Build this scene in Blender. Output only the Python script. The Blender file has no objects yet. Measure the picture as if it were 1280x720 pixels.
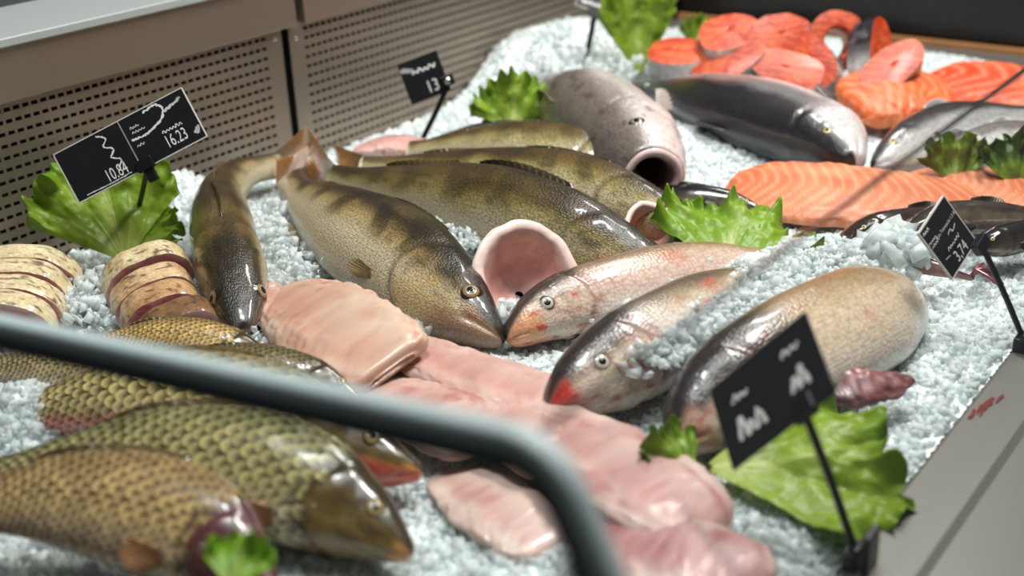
import bpy, math, random
import numpy as np
from mathutils import Matrix, Vector

random.seed(7)
rng = np.random.default_rng(7)
scene = bpy.context.scene
COL = scene.collection

# ------------------------------------------------------------------ camera
CAM_H = 0.6
FPX = 1549.0
RW = np.array([[0.595, 0.348, -0.724], [-0.803, 0.216, -0.556], [-0.037, 0.912, 0.408]])
_u, _s, _vt = np.linalg.svd(RW)
RW = _u @ _vt
cam_d = bpy.data.cameras.new('camera')
cam = bpy.data.objects.new('camera', cam_d)
COL.objects.link(cam)
M4 = Matrix([list(RW[0]) + [0], list(RW[1]) + [0], list(RW[2]) + [CAM_H], [0, 0, 0, 1]])
cam.matrix_world = M4
cam_d.sensor_width = 36
cam_d.lens = FPX / 1280 * 36
cam_d.clip_start = 0.02
cam_d.dof.use_dof = True
cam_d.dof.focus_distance = 1.38
cam_d.dof.aperture_fstop = 2.8
scene.camera = cam

# ------------------------------------------------------------------ world, lights, exposure
world = bpy.data.worlds.new('world')
scene.world = world
world.use_nodes = True
wn = world.node_tree.nodes
wn['Background'].inputs[0].default_value = (0.62, 0.66, 0.68, 1)
wn['Background'].inputs[1].default_value = 0.13


def area(name, loc, target, sx, sy, power, color=(1, 1, 1)):
    l = bpy.data.lights.new(name, 'AREA')
    l.shape = 'RECTANGLE'
    l.size, l.size_y = sx, sy
    l.energy = power
    l.color = color
    o = bpy.data.objects.new(name, l)
    COL.objects.link(o)
    o.location = loc
    d = Vector(target) - Vector(loc)
    o.rotation_euler = d.to_track_quat('-Z', 'Y').to_euler()
    return o


area('counter_lamp', (1.75, 0.25, 1.75), (1.3, 0.9, 0), 0.5, 0.22, 33, (1.0, 0.97, 0.92))
area('counter_lamp', (0.75, 0.75, 1.9), (0.9, 0.85, 0), 0.4, 0.2, 19, (0.97, 1.0, 1.0))
area('counter_lamp', (2.3, 0.9, 1.7), (2.0, 0.9, 0), 0.5, 0.2, 14, (1.0, 0.97, 0.93))
area('ceiling_lamp', (0.9, 0.2, 3.0), (1.2, 0.9, 0), 1.6, 1.0, 25, (0.95, 1.0, 1.0))

scene.view_settings.view_transform = 'Standard'
scene.view_settings.look = 'None'
scene.view_settings.gamma = 1
scene.view_settings.exposure = 0.0

# ------------------------------------------------------------------ geometry helpers
RT = np.array([0.595, -0.803, 0.0])
AW = np.array([0.793, 0.609, 0.0])
UP = np.array([0, 0, 1.0])
CAMP = np.array([0, 0, CAM_H])
CR, CU, CB = RW[:, 0], RW[:, 1], RW[:, 2]


def ray(px, py):
    return RW @ np.array([px - 640, -(py - 360), -FPX]) / FPX


def W(px, py, z=0.0):
    """point of the ice bed (or of the level z above it) below a line of sight"""
    r = ray(px, py)
    return CAMP + r * ((z - CAM_H) / r[2])


def WY(px, py, y):
    r = ray(px, py)
    return CAMP + r * (y / r[1])


def dv(r, a, u):
    v = r * RT + a * AW + u * UP
    return v / np.linalg.norm(v)


def nrm(a):
    return a / np.maximum(np.linalg.norm(a, axis=-1, keepdims=True), 1e-9)


def lin(c):
    c = np.asarray(c, float) / 255.0
    return np.where(c <= 0.04045, c / 12.92, ((c + 0.055) / 1.055) ** 2.4)


_perm = rng.permutation(512)
_val = rng.random(512)


def vnoise(p):
    p = np.asarray(p, float)
    i = np.floor(p).astype(int)
    f = p - i
    f = f * f * (3 - 2 * f)

    def h(dx, dy, dz):
        a = _perm[(i[..., 0] + dx) & 511]
        a = _perm[(a + i[..., 1] + dy) & 511]
        return _val[(a + i[..., 2] + dz) & 511]
    x0 = h(0, 0, 0) * (1 - f[..., 0]) + h(1, 0, 0) * f[..., 0]
    x1 = h(0, 1, 0) * (1 - f[..., 0]) + h(1, 1, 0) * f[..., 0]
    x2 = h(0, 0, 1) * (1 - f[..., 0]) + h(1, 0, 1) * f[..., 0]
    x3 = h(0, 1, 1) * (1 - f[..., 0]) + h(1, 1, 1) * f[..., 0]
    y0 = x0 * (1 - f[..., 1]) + x1 * f[..., 1]
    y1 = x2 * (1 - f[..., 1]) + x3 * f[..., 1]
    return y0 * (1 - f[..., 2]) + y1 * f[..., 2]


def fbm(p, o=3):
    s, a, t = 0, 1.0, 0
    p = np.asarray(p, float)
    for k in range(o):
        s = s + a * vnoise(p * 2 ** k + 17.3 * k)
        t += a
        a *= 0.5
    return s / t


def sstep(a, b, x):
    t = np.clip((x - a) / (b - a), 0, 1)
    return t * t * (3 - 2 * t)


def mixc(c, rgb, m):
    m = np.asarray(m)[..., None]
    return c * (1 - m) + lin(rgb) * m


def pchip(xk, yk, x):
    xk, yk = np.asarray(xk, float), np.asarray(yk, float)
    h = np.diff(xk)
    d = np.diff(yk) / h
    m = np.zeros_like(yk)
    m[0], m[-1] = d[0], d[-1]
    for k in range(1, len(xk) - 1):
        if d[k - 1] * d[k] > 0:
            w1, w2 = 2 * h[k] + h[k - 1], h[k] + 2 * h[k - 1]
            m[k] = (w1 + w2) / (w1 / d[k - 1] + w2 / d[k])
    i = np.clip(np.searchsorted(xk, x) - 1, 0, len(xk) - 2)
    t = (x - xk[i]) / h[i]
    return ((2 * t**3 - 3 * t**2 + 1) * yk[i] + (t**3 - 2 * t**2 + t) * h[i] * m[i]
            + (-2 * t**3 + 3 * t**2) * yk[i + 1] + (t**3 - t**2) * h[i] * m[i + 1])


def spline(pts, n):
    """Catmull-Rom resampled by arc length -> (points, total length)"""
    p = np.asarray(pts, float)
    if len(p) == 2:
        p = np.array([p[0], p[0] * .5 + p[1] * .5, p[1]])
    q = np.vstack([2 * p[0] - p[1], p, 2 * p[-1] - p[-2]])
    out = []
    for k in range(len(p) - 1):
        t = np.linspace(0, 1, 40, endpoint=False)[:, None]
        a, b, c, d = q[k], q[k + 1], q[k + 2], q[k + 3]
        out.append(.5 * (2 * b + (c - a) * t + (2 * a - 5 * b + 4 * c - d) * t**2 + (3 * b - a - 3 * c + d) * t**3))
    out = np.vstack(out + [p[-1:]])
    s = np.concatenate([[0], np.cumsum(np.linalg.norm(np.diff(out, axis=0), axis=1))])

    def at(u):
        return np.stack([np.interp(u * s[-1], s, out[:, k]) for k in range(3)], -1)
    return at, s[-1]


# ------------------------------------------------------------------ object helpers
def mk(name, v, f, mat, parent=None, col=None, pos=None, smooth=True, kind=None, label=None):
    v = np.asarray(v, float).reshape(-1, 3)
    if parent is not None:
        v = v - np.array(parent['base'])
    me = bpy.data.meshes.new(name)
    me.from_pydata(v.tolist(), [], f if isinstance(f, list) else np.asarray(f).tolist())
    if smooth:
        me.polygons.foreach_set('use_smooth', np.ones(len(me.polygons), bool))
    if col is not None:
        a = me.attributes.new('Col', 'FLOAT_COLOR', 'POINT')
        c = np.ones((len(v), 4), np.float32)
        c[:, :3] = np.clip(np.asarray(col).reshape(-1, 3), 0, 1)
        a.data.foreach_set('color', c.ravel())
    if pos is not None:
        a = me.attributes.new('pos', 'FLOAT_VECTOR', 'POINT')
        a.data.foreach_set('vector', np.asarray(pos, np.float32).ravel())
    me.materials.append(mat)
    o = bpy.data.objects.new(name, me)
    COL.objects.link(o)
    if parent is not None:
        p = parent
        o.parent = p
        if p.type == 'MESH':        # sub-part: vertices are relative to the thing's base already
            o.matrix_parent_inverse = Matrix.Identity(4)
        o['base'] = list(parent['base'])
    else:
        o['base'] = [0, 0, 0]
    if kind:
        o['kind'] = kind
    if label:
        o['label'] = label
    return o


def thing(name, label, cat, base, group=None):
    o = bpy.data.objects.new(name, None)
    o.empty_display_size = 0.02
    COL.objects.link(o)
    o.location = base
    o['base'] = [float(x) for x in base]
    o['label'] = label
    o['category'] = cat
    if group:
        o['group'] = group
    return o


def tag(o, label, cat, group=None):
    o['label'] = label
    o['category'] = cat
    if group:
        o['group'] = group
    return o


def recenter(o):
    """top-level mesh: origin to its base"""
    n = len(o.data.vertices)
    v = np.empty(n * 3)
    o.data.vertices.foreach_get('co', v)
    v = v.reshape(-1, 3)
    b = np.array([(v[:, 0].min() + v[:, 0].max()) / 2, (v[:, 1].min() + v[:, 1].max()) / 2, v[:, 2].min()])
    o.data.vertices.foreach_set('co', (v - b).ravel())
    o.location = b
    o['base'] = b.tolist()
    return o


def solid(o, t, off=0.0):
    m = o.modifiers.new('thickness', 'SOLIDIFY')
    m.thickness = t
    m.offset = off
    return o


def bev(o, w=0.002, seg=2):
    m = o.modifiers.new('bevel', 'BEVEL')
    m.width = w
    m.segments = seg
    m.limit_method = 'ANGLE'
    return o


def grid_faces(nu, nv, wrap=False):
    i, j = np.meshgrid(np.arange(nu - 1), np.arange(nv if wrap else nv - 1), indexing='ij')
    j2 = (j + 1) % nv
    return np.stack([i * nv + j, i * nv + j2, (i + 1) * nv + j2, (i + 1) * nv + j], -1).reshape(-1, 4)


def boxv(c, ax, ay, az, hx, hy, hz):
    c, ax, ay, az = map(np.asarray, (c, ax, ay, az))
    v = [c + sx * hx * ax + sy * hy * ay + sz * hz * az for sx in (-1, 1) for sy in (-1, 1) for sz in (-1, 1)]
    f = [[0, 1, 3, 2], [4, 6, 7, 5], [0, 4, 5, 1], [2, 3, 7, 6], [0, 2, 6, 4], [1, 5, 7, 3]]
    return v, f


def box(name, c, h, mat, parent=None, axes=None, b=0.0, **k):
    ax, ay, az = axes if axes is not None else np.eye(3)
    v, f = boxv(c, ax, ay, az, *h)
    o = mk(name, v, f, mat, parent, smooth=False, **k)
    if b:
        bev(o, b)
    return o


def tubev(path, rad, n=10, k=24):
    at, L = spline(path, k)
    u = np.linspace(0, 1, k)
    C = at(u)
    T = nrm(np.gradient(C, axis=0))
    ref = np.array([0.3, 0.5, 0.81])
    A = nrm(np.cross(T, ref))
    B = np.cross(T, A)
    r = np.broadcast_to(np.asarray(rad(u) if callable(rad) else rad, float), (k,))
    ph = np.linspace(0, 2 * np.pi, n, endpoint=False)
    V = C[:, None] + r[:, None, None] * (np.cos(ph)[None, :, None] * A[:, None] + np.sin(ph)[None, :, None] * B[:, None])
    F = grid_faces(k, n, True).tolist()
    F.append(list(range(n))[::-1])
    F.append([(k - 1) * n + j for j in range(n)])
    return V.reshape(-1, 3), F


# ------------------------------------------------------------------ materials
def newmat(name):
    m = bpy.data.materials.new(name)
    m.use_nodes = True
    nt = m.node_tree
    return m, nt, nt.nodes['Principled BSDF']


def nd(nt, t, **k):
    n = nt.nodes.new(t)
    for a, b in k.items():
        setattr(n, a, b)
    return n


def plain(name, rgb, rough=0.4, metal=0.0, noise=0.0, nscale=40, bump=0.0, coat=0.0, stretch=None, spec=0.5):
    m, nt, p = newmat(name)
    c = lin(rgb)
    p.inputs['Roughness'].default_value = rough
    p.inputs['Metallic'].default_value = metal
    p.inputs['Coat Weight'].default_value = coat
    p.inputs['Specular IOR Level'].default_value = spec
    tc = nd(nt, 'ShaderNodeTexCoord')
    mp = nd(nt, 'ShaderNodeMapping')
    if stretch:
        mp.inputs['Scale'].default_value = stretch
    nt.links.new(tc.outputs['Object'], mp.inputs[0])
    nz = nd(nt, 'ShaderNodeTexNoise')
    nz.inputs['Scale'].default_value = nscale
    nz.inputs['Detail'].default_value = 4
    nt.links.new(mp.outputs[0], nz.inputs['Vector'])
    mx = nd(nt, 'ShaderNodeMix', data_type='RGBA')
    mx.inputs[6].default_value = (*(c * (1 - noise)), 1)
    mx.inputs[7].default_value = (*np.clip(c * (1 + noise), 0, 1), 1)
    nt.links.new(nz.outputs['Fac'], mx.inputs[0])
    nt.links.new(mx.outputs[2], p.inputs['Base Color'])
    if bump:
        b = nd(nt, 'ShaderNodeBump')
        b.inputs['Strength'].default_value = bump
        b.inputs['Distance'].default_value = 0.002
        nt.links.new(nz.outputs['Fac'], b.inputs['Height'])
        nt.links.new(b.outputs[0], p.inputs['Normal'])
    return m


def skinmat(name, rough=0.3, coat=0.4, scale=0.0, sbump=0.3, scol=0.25, nscale=160, namp=0.25, nbump=0.15, sss=0.0,
            stretch=(1, 1, 1), sss_col=(1.0, 0.35, 0.2)):
    """wet skin or flesh: colour from the body's own colouring, small scales and grain in body coordinates"""
    m, nt, p = newmat(name)
    L = nt.links.new
    a = nd(nt, 'ShaderNodeAttribute', attribute_name='Col')
    q = nd(nt, 'ShaderNodeAttribute', attribute_name='pos')
    mp = nd(nt, 'ShaderNodeMapping')
    mp.inputs['Scale'].default_value = stretch
    L(q.outputs['Vector'], mp.inputs[0])
    nz = nd(nt, 'ShaderNodeTexNoise')
    nz.inputs['Scale'].default_value = nscale
    nz.inputs['Detail'].default_value = 5
    L(mp.outputs[0], nz.inputs['Vector'])
    r = nd(nt, 'ShaderNodeMapRange')
    r.inputs[1].default_value, r.inputs[2].default_value = 0.3, 0.7
    r.inputs[3].default_value, r.inputs[4].default_value = 1 - namp, 1 + namp
    L(nz.outputs['Fac'], r.inputs[0])
    sc = nd(nt, 'ShaderNodeVectorMath', operation='SCALE')
    L(a.outputs['Color'], sc.inputs[0])
    L(r.outputs[0], sc.inputs['Scale'])
    col = sc.outputs[0]
    h = nz.outputs['Fac']
    bm = nd(nt, 'ShaderNodeBump')
    bm.inputs['Strength'].default_value = nbump
    bm.inputs['Distance'].default_value = 0.002
    L(h, bm.inputs['Height'])
    norm = bm.outputs[0]
    if scale:
        vo = nd(nt, 'ShaderNodeTexVoronoi', voronoi_dimensions='2D')
        vo.inputs['Scale'].default_value = 1 / scale
        vo.inputs['Randomness'].default_value = 0.75
        L(q.outputs['Vector'], vo.inputs['Vector'])
        r2 = nd(nt, 'ShaderNodeMapRange')
        r2.inputs[1].default_value, r2.inputs[2].default_value = 0.1, 0.65
        r2.inputs[3].default_value, r2.inputs[4].default_value = 1 + scol * .6, 1 - scol
        L(vo.outputs['Distance'], r2.inputs[0])
        s2 = nd(nt, 'ShaderNodeVectorMath', operation='SCALE')
        L(col, s2.inputs[0])
        L(r2.outputs[0], s2.inputs['Scale'])
        col = s2.outputs[0]
        b2 = nd(nt, 'ShaderNodeBump', invert=True)
        b2.inputs['Strength'].default_value = sbump
        b2.inputs['Distance'].default_value = 0.0015
        L(vo.outputs['Distance'], b2.inputs['Height'])
        L(norm, b2.inputs['Normal'])
        norm = b2.outputs[0]
    L(col, p.inputs['Base Color'])
    L(norm, p.inputs['Normal'])
    p.inputs['Roughness'].default_value = rough
    p.inputs['Coat Weight'].default_value = coat
    p.inputs['Coat Roughness'].default_value = 0.12
    if sss:
        p.inputs['Subsurface Weight'].default_value = sss
        p.inputs['Subsurface Radius'].default_value = sss_col
        p.inputs['Subsurface Scale'].default_value = 0.008
    return m


M_STEEL = plain('brushed_steel', (160, 147, 133), 0.38, 0.85, 0.06, 30, 0.02, stretch=(1, 20, 20))
M_STEEL_PALE = plain('pale_steel', (176, 182, 180), 0.4, 0.25, 0.05, 30, 0.02, stretch=(1, 20, 20))
M_RAIL = plain('rail_steel', (116, 114, 108), 0.5, 0.55, 0.06, 24, 0.02, stretch=(1, 20, 20))
M_DARK = plain('dark_void', (14, 13, 12), 0.7)
M_SCREW = plain('screw_metal', (190, 190, 190), 0.25, 1.0)
M_FLOOR = plain('floor_tile', (60, 56, 52), 0.4, 0, 0.2, 5)
M_DARKWALL = plain('dark_end_panel', (24, 21, 20), 0.25, 0.2, 0.3, 6)
M_WOOD = plain('brown_edge_strip', (150, 105, 62), 0.5, 0, 0.2, 30)
M_BLACK = plain('black_plastic', (16, 16, 17), 0.32, 0, 0.1)
M_CARD = plain('black_price_card', (26, 27, 29), 0.3, 0, 0.35, 60)
M_CHALK = plain('white_marker', (225, 225, 220), 0.7, 0, 0.1)
M_EDGE = plain('white_card_edge', (205, 203, 198), 0.6, 0, 0.2, 100)
M_FRAME = plain('frame_grey_metal', (172, 186, 186), 0.5, 0.0, 0.05)
M_GASKET = plain('dark_gasket', (58, 68, 70), 0.5)
M_BLOOD = plain('watery_blood', (122, 62, 54), 0.12, 0, 0.3, 60, coat=0.6)
M_EYE = skinmat('eye', 0.22, 0.25, namp=0.05, nbump=0.0)
M_ZANDER = skinmat('zander_skin', 0.33, 0.45, scale=0.0034, sbump=0.3, scol=0.25, nscale=330, namp=0.42, nbump=0.35)
M_SILVER = skinmat('silver_carp_skin', 0.28, 0.55, scale=0.0045, sbump=0.3, scol=0.13, nscale=120, namp=0.16, nbump=0.12)
M_CARP = skinmat('carp_skin', 0.28, 0.6, nscale=90, namp=0.25, nbump=0.15)
M_SCALE = skinmat('carp_scale', 0.28, 0.5, nscale=200, namp=0.12, nbump=0.05)
M_FIN = skinmat('fin', 0.35, 0.4, nscale=200, namp=0.2)
M_FLESH = skinmat('pale_fish_flesh', 0.42, 0.22, nscale=110, namp=0.12, nbump=0.3, sss=0.06, stretch=(0.25, 1, 1))
M_SALMONFLESH = skinmat('salmon_flesh', 0.5, 0.08, nscale=90, namp=0.12, nbump=0.15, sss=0.1, stretch=(0.3, 1, 1))
M_CATFISH = skinmat('dark_wet_skin', 0.22, 0.8, nscale=60, namp=0.4, nbump=0.2)

# lettuce: thin leaf that lets light through
M_LEAF, _nt, _p = newmat('lettuce_leaf')
_a = nd(_nt, 'ShaderNodeAttribute', attribute_name='Col')
_q = nd(_nt, 'ShaderNodeAttribute', attribute_name='pos')
_n = nd(_nt, 'ShaderNodeTexNoise')
_n.inputs['Scale'].default_value = 55
_n.inputs['Detail'].default_value = 4
_nt.links.new(_q.outputs['Vector'], _n.inputs['Vector'])
_b = nd(_nt, 'ShaderNodeBump')
_b.inputs['Strength'].default_value = 0.55
_b.inputs['Distance'].default_value = 0.004
_nt.links.new(_n.outputs['Fac'], _b.inputs['Height'])
_nt.links.new(_b.outputs[0], _p.inputs['Normal'])
_nt.links.new(_a.outputs['Color'], _p.inputs['Base Color'])
_p.inputs['Roughness'].default_value = 0.38
_tl = nd(_nt, 'ShaderNodeBsdfTranslucent')
_nt.links.new(_a.outputs['Color'], _tl.inputs['Color'])
_ms = nd(_nt, 'ShaderNodeMixShader')
_ms.inputs[0].default_value = 0.42
_nt.links.new(_p.outputs[0], _ms.inputs[1])
_nt.links.new(_tl.outputs[0], _ms.inputs[2])
_nt.links.new(_ms.outputs[0], _nt.nodes['Material Output'].inputs['Surface'])

# ice
M_ICE, _nt, _p = newmat('packed_ice')
_n = nd(_nt, 'ShaderNodeTexNoise')
_n.inputs['Scale'].default_value = 130
_n.inputs['Detail'].default_value = 4
_tc = nd(_nt, 'ShaderNodeTexCoord')
_nt.links.new(_tc.outputs['Object'], _n.inputs['Vector'])
_b = nd(_nt, 'ShaderNodeBump')
_b.inputs['Strength'].default_value = 0.6
_b.inputs['Distance'].default_value = 0.004
_nt.links.new(_n.outputs['Fac'], _b.inputs['Height'])
_nt.links.new(_b.outputs[0], _p.inputs['Normal'])
_p.inputs['Base Color'].default_value = (0.90, 0.945, 0.935, 1)
_p.inputs['Roughness'].default_value = 0.3
M_CHIP, _nt, _p = newmat('ice_chip')
_p.inputs['Base Color'].default_value = (0.93, 0.97, 0.965, 1)
_p.inputs['Roughness'].default_value = 0.1
_p.inputs['IOR'].default_value = 1.31
_tr = nd(_nt, 'ShaderNodeBsdfTransparent')
_tr.inputs[0].default_value = (0.96, 0.985, 0.985, 1)
_tl = nd(_nt, 'ShaderNodeBsdfTranslucent')
_tl.inputs['Color'].default_value = (0.95, 0.98, 0.98, 1)
_m1 = nd(_nt, 'ShaderNodeMixShader')
_m1.inputs[0].default_value = 0.35
_nt.links.new(_p.outputs[0], _m1.inputs[1])
_nt.links.new(_tl.outputs[0], _m1.inputs[2])
_m2 = nd(_nt, 'ShaderNodeMixShader')
_m2.inputs[0].default_value = 0.45
_nt.links.new(_m1.outputs[0], _m2.inputs[1])
_nt.links.new(_tr.outputs[0], _m2.inputs[2])
_nt.links.new(_m2.outputs[0], _nt.nodes['Material Output'].inputs['Surface'])

# clear thin glass
M_GLASS, _nt, _p = newmat('clear_glass')
_tr = nd(_nt, 'ShaderNodeBsdfTransparent')
_tr.inputs[0].default_value = (0.97, 0.985, 0.98, 1)
_gl = nd(_nt, 'ShaderNodeBsdfGlossy')
_gl.inputs['Roughness'].default_value = 0.02
_fr = nd(_nt, 'ShaderNodeLayerWeight')
_pw = nd(_nt, 'ShaderNodeMath', operation='POWER')
_nt.links.new(_fr.outputs['Facing'], _pw.inputs[0])
_pw.inputs[1].default_value = 5
_ma = nd(_nt, 'ShaderNodeMath', operation='MULTIPLY_ADD')
_nt.links.new(_pw.outputs[0], _ma.inputs[0])
_ma.inputs[1].default_value = 0.92
_ma.inputs[2].default_value = 0.06
_ms = nd(_nt, 'ShaderNodeMixShader')
_nt.links.new(_ma.outputs[0], _ms.inputs[0])
_nt.links.new(_tr.outputs[0], _ms.inputs[1])
_nt.links.new(_gl.outputs[0], _ms.inputs[2])
_nt.links.new(_ms.outputs[0], _nt.nodes['Material Output'].inputs['Surface'])
M_GLASSEDGE = plain('polished_glass_edge', (62, 66, 64), 0.15, 0, 0.1, coat=0.5)

# ------------------------------------------------------------------ the setting: counter shell
YW = 1.383
XE = 2.34


def struct(o):
    o['kind'] = 'structure'
    return o


fl = struct(box('floor', (1.4, 0.8, -0.93), (4, 4, 0.01), M_FLOOR))
wb = struct(box('wall_back', (1.33, YW + 0.045, 0.02), (1.11, 0.012, 0.26), M_DARK))
wb['base'] = [0, 0, 0]


def perforated(x0, x1, hx0, hx1, z0, z1):
    px_, pz_, hw, hh = 0.0128, 0.0147, 0.0088, 0.0050
    nx = int((hx1 - hx0) / px_)
    xs, hx = [x0], []
    for k in range(nx):
        xs += [hx0 + k * px_, hx0 + k * px_ + hw]
    xs.append(x1)
    zt = z1 - 0.010
    nz = int((zt - z0 - 0.01) / pz_)
    zs = [z0]
    for k in range(nz)[::-1]:
        zs += [zt - k * pz_ - hh, zt - k * pz_]
    zs.append(z1)
    xs, zs = np.array(xs), np.array(zs)
    X_, Z_ = np.meshgrid(xs, zs, indexing='ij')
    V = np.stack([X_, np.full_like(X_, YW), Z_], -1).reshape(-1, 3)
    F = []
    n = len(zs)
    for i in range(len(xs) - 1):
        for j in range(n - 1):
            if i % 2 == 1 and j % 2 == 1:
                continue
            F.append([i * n + j, (i + 1) * n + j, (i + 1) * n + j + 1, i * n + j + 1])
    o = mk('perforated_panel', V, F, M_STEEL, wb, smooth=False)
    return solid(o, 0.0018, 0)


perforated(0.23, 1.262, 0.262, 1.236, -0.04, 0.217)
perforated(1.277, 2.44, 1.308, 2.41, -0.04, 0.217)
for sx_, sz_ in ((1.249, 0.200), (1.291, 0.192), (1.249, 0.02), (1.291, 0.02)):
    v, f = tubev([(sx_, YW - 0.0035, sz_), (sx_, YW + 0.001, sz_)], lambda u: 0.0045 * np.sqrt(np.clip(u + .25, 0, 1)), 12, 6)
    mk('screw', v, f, M_SCREW, wb)
# plain fascia band above the perforations, a little proud of them, then the ledge
box('fascia_panel', (0.76, YW - 0.002, 0.248), (0.527, 0.010, 0.034), M_STEEL, wb, b=0.002)
box('fascia_panel', (1.867, YW - 0.002, 0.248), (0.564, 0.010, 0.034), M_STEEL, wb, b=0.002)
box('seam_strip', (1.2945, YW + 0.012, 0.12), (0.004, 0.002, 0.16), plain('pale_seam_strip', (170, 160, 158), 0.3, 0.8), wb)
tr1 = struct(box('trim_1', (1.33, YW + 0.072, 0.287), (1.11, 0.090, 0.006), M_STEEL_PALE, b=0.002))

# far end of the counter
we = struct(box('wall_end', (XE + 0.13, 0.75, 0.32), (0.01, 0.95, 0.40), M_DARKWALL))
tr2 = struct(box('trim_2', (XE + 0.045, 0.79, -0.005), (0.045, 0.58, 0.012), M_RAIL, b=0.002))
tr3 = struct(box('trim_3', (XE + 0.098, 0.79, 0.004), (0.008, 0.58, 0.014), M_WOOD, b=0.002))
# front rail: lip, flat, bend and slope down to the customer side (one folded sheet)
prof = np.array([[0.281, -0.06], [0.281, 0.003], [0.277, 0.0055], [0.230, 0.0055], [0.223, 0.002], [0.130, -0.008], [0.06, -0.012], [0.055, -0.2]])
xs = np.linspace(0.1, 2.66, 2)
V = np.array([[x, p[0], p[1]] for x in xs for p in prof])
rail = struct(solid(mk('trim_4', V, grid_faces(2, len(prof)), M_RAIL, smooth=False), 0.003, -1))
ftv, ftf = [], []
tray = struct(box('counter_base', (1.38, 0.80, -0.50), (1.20, 0.60, 0.42), M_DARK))

# ------------------------------------------------------------------ ice bed
MOUNDS = []


def mound(px, py, amp, rad, z=0.0):
    p = W(px, py, z)
    MOUNDS.append((p[0], p[1], amp, rad))


for m_ in [(690, 105, 0.06, 0.16), (760, 100, 0.06, 0.16), (640, 112, 0.03, .08), (900, 195, 0.02, 0.12), (870, 170, 0.03, 0.12),
           (880, 398, 0.026, 0.045), (930, 374, 0.034, 0.045), (985, 354, 0.034, 0.05), (1030, 335, 0.020, 0.05),
           (1075, 325, 0.018, 0.05), (1120, 318, 0.030, 0.035), (1000, 340, 0.012, .05), (830, 425, 0.018, 0.04),
           (880, 432, 0.02, 0.04), (200, 265, 0.045, 0.06), (230, 258, .03, .06), (950, 80, 0.04, 0.25), (1100, 120, 0.02, 0.2), (60, 545, .03, .05), (20, 530, .03, .05), (140, 385, .015, .04)]:
    mound(*m_)


def ice_h(x, y):
    z = (fbm(np.stack([x * 7, y * 7, 0 * x], -1), 2) - 0.5) * 0.02
    for mx_, my_, a, r in MOUNDS:
        z = z + a * np.exp(-((x - mx_)**2 + (y - my_)**2) / (r * r))
    return z - 0.002


nx, ny = 420, 230
gx, gy = np.meshgrid(np.linspace(0.372, XE + 0.01, nx), np.linspace(0.287, YW - 0.004, ny), indexing='ij')
jx = gx + (rng.random(gx.shape) - .5) * .004 * (gx > 0.38)
jy = np.clip(gy + (rng.random(gx.shape) - .5) * .004, 0.287, YW - 0.003)
gz = ice_h(jx, jy) + (rng.random(gx.shape) - .5) * 0.007 + (vnoise(np.stack([gx * 90, gy * 90, gx * 0], -1)) - .5) * .008
edge = sstep(0.287, 0.34, jy)
gz = gz * edge - 0.010 * (1 - edge)
ice = mk('crushed_ice_bed', np.stack([jx, jy, gz], -1), grid_faces(nx, ny), M_ICE, smooth=False, kind='stuff')
tag(ice, 'bed of crushed white ice filling the whole display counter', 'ice')

CUBE = np.array([[x, y, z] for x in (-1, 1) for y in (-1, 1) for z in (-1, 1)], float) * .8
CUBEF = np.array([[0, 1, 3], [0, 3, 2], [4, 6, 7], [4, 7, 5], [0, 4, 5], [0, 5, 1], [2, 3, 7], [2, 7, 6], [0, 2, 6], [0, 6, 4], [1, 5, 7], [1, 7, 3]])


def rand_rot(n):
    q = nrm(rng.normal(size=(n, 4)))
    w, x, y, z = q.T
    return np.stack([np.stack([1 - 2 * (y * y + z * z), 2 * (x * y - z * w), 2 * (x * z + y * w)], -1),
                     np.stack([2 * (x * y + z * w), 1 - 2 * (x * x + z * z), 2 * (y * z - x * w)], -1),
                     np.stack([2 * (x * z - y * w), 2 * (y * z + x * w), 1 - 2 * (x * x + y * y)], -1)], 1)


def chips(C, r):
    n = len(C)
    base = CUBE[None] + .9 * (rng.random((n, 8, 3)) - .5)
    base = base * (0.45 + 0.95 * rng.random((n, 1, 3)))
    v = np.einsum('nij,nkj->nki', rand_rot(n), base) * r[:, None, None] + C[:, None]
    f = CUBEF[None] + 8 * np.arange(n)[:, None, None]
    return v.reshape(-1, 3), f.reshape(-1, 3)


NCH = 80000
cx = 0.38 + (XE - 0.38) * rng.random(NCH) ** 1.25
cy = 0.290 + (YW - 0.298) * rng.random(NCH)
rr = 0.0018 + 0.0034 * rng.random(NCH) ** 1.8
big = rng.random(NCH) < 0.03
rr[big] *= 1.5
_e = sstep(0.287, 0.34, cy)
cz = ice_h(cx, cy) * _e - .008 * (1 - _e) + rr * 0.15 + 0.001
CV, CF = chips(np.stack([cx, cy, cz], -1), rr)
EXTRA = []      # further chips lying against the fish


def chip_line(pts, n, spread, r0=0.0018, r1=0.0058):
    at, L = spline(np.array(pts), 40)
    c = at(rng.random(n)) + rng.normal(size=(n, 3)) * np.array([spread, spread, spread * .35])
    EXTRA.append((c, r0 + (r1 - r0) * rng.random(n) ** 1.5))


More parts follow.
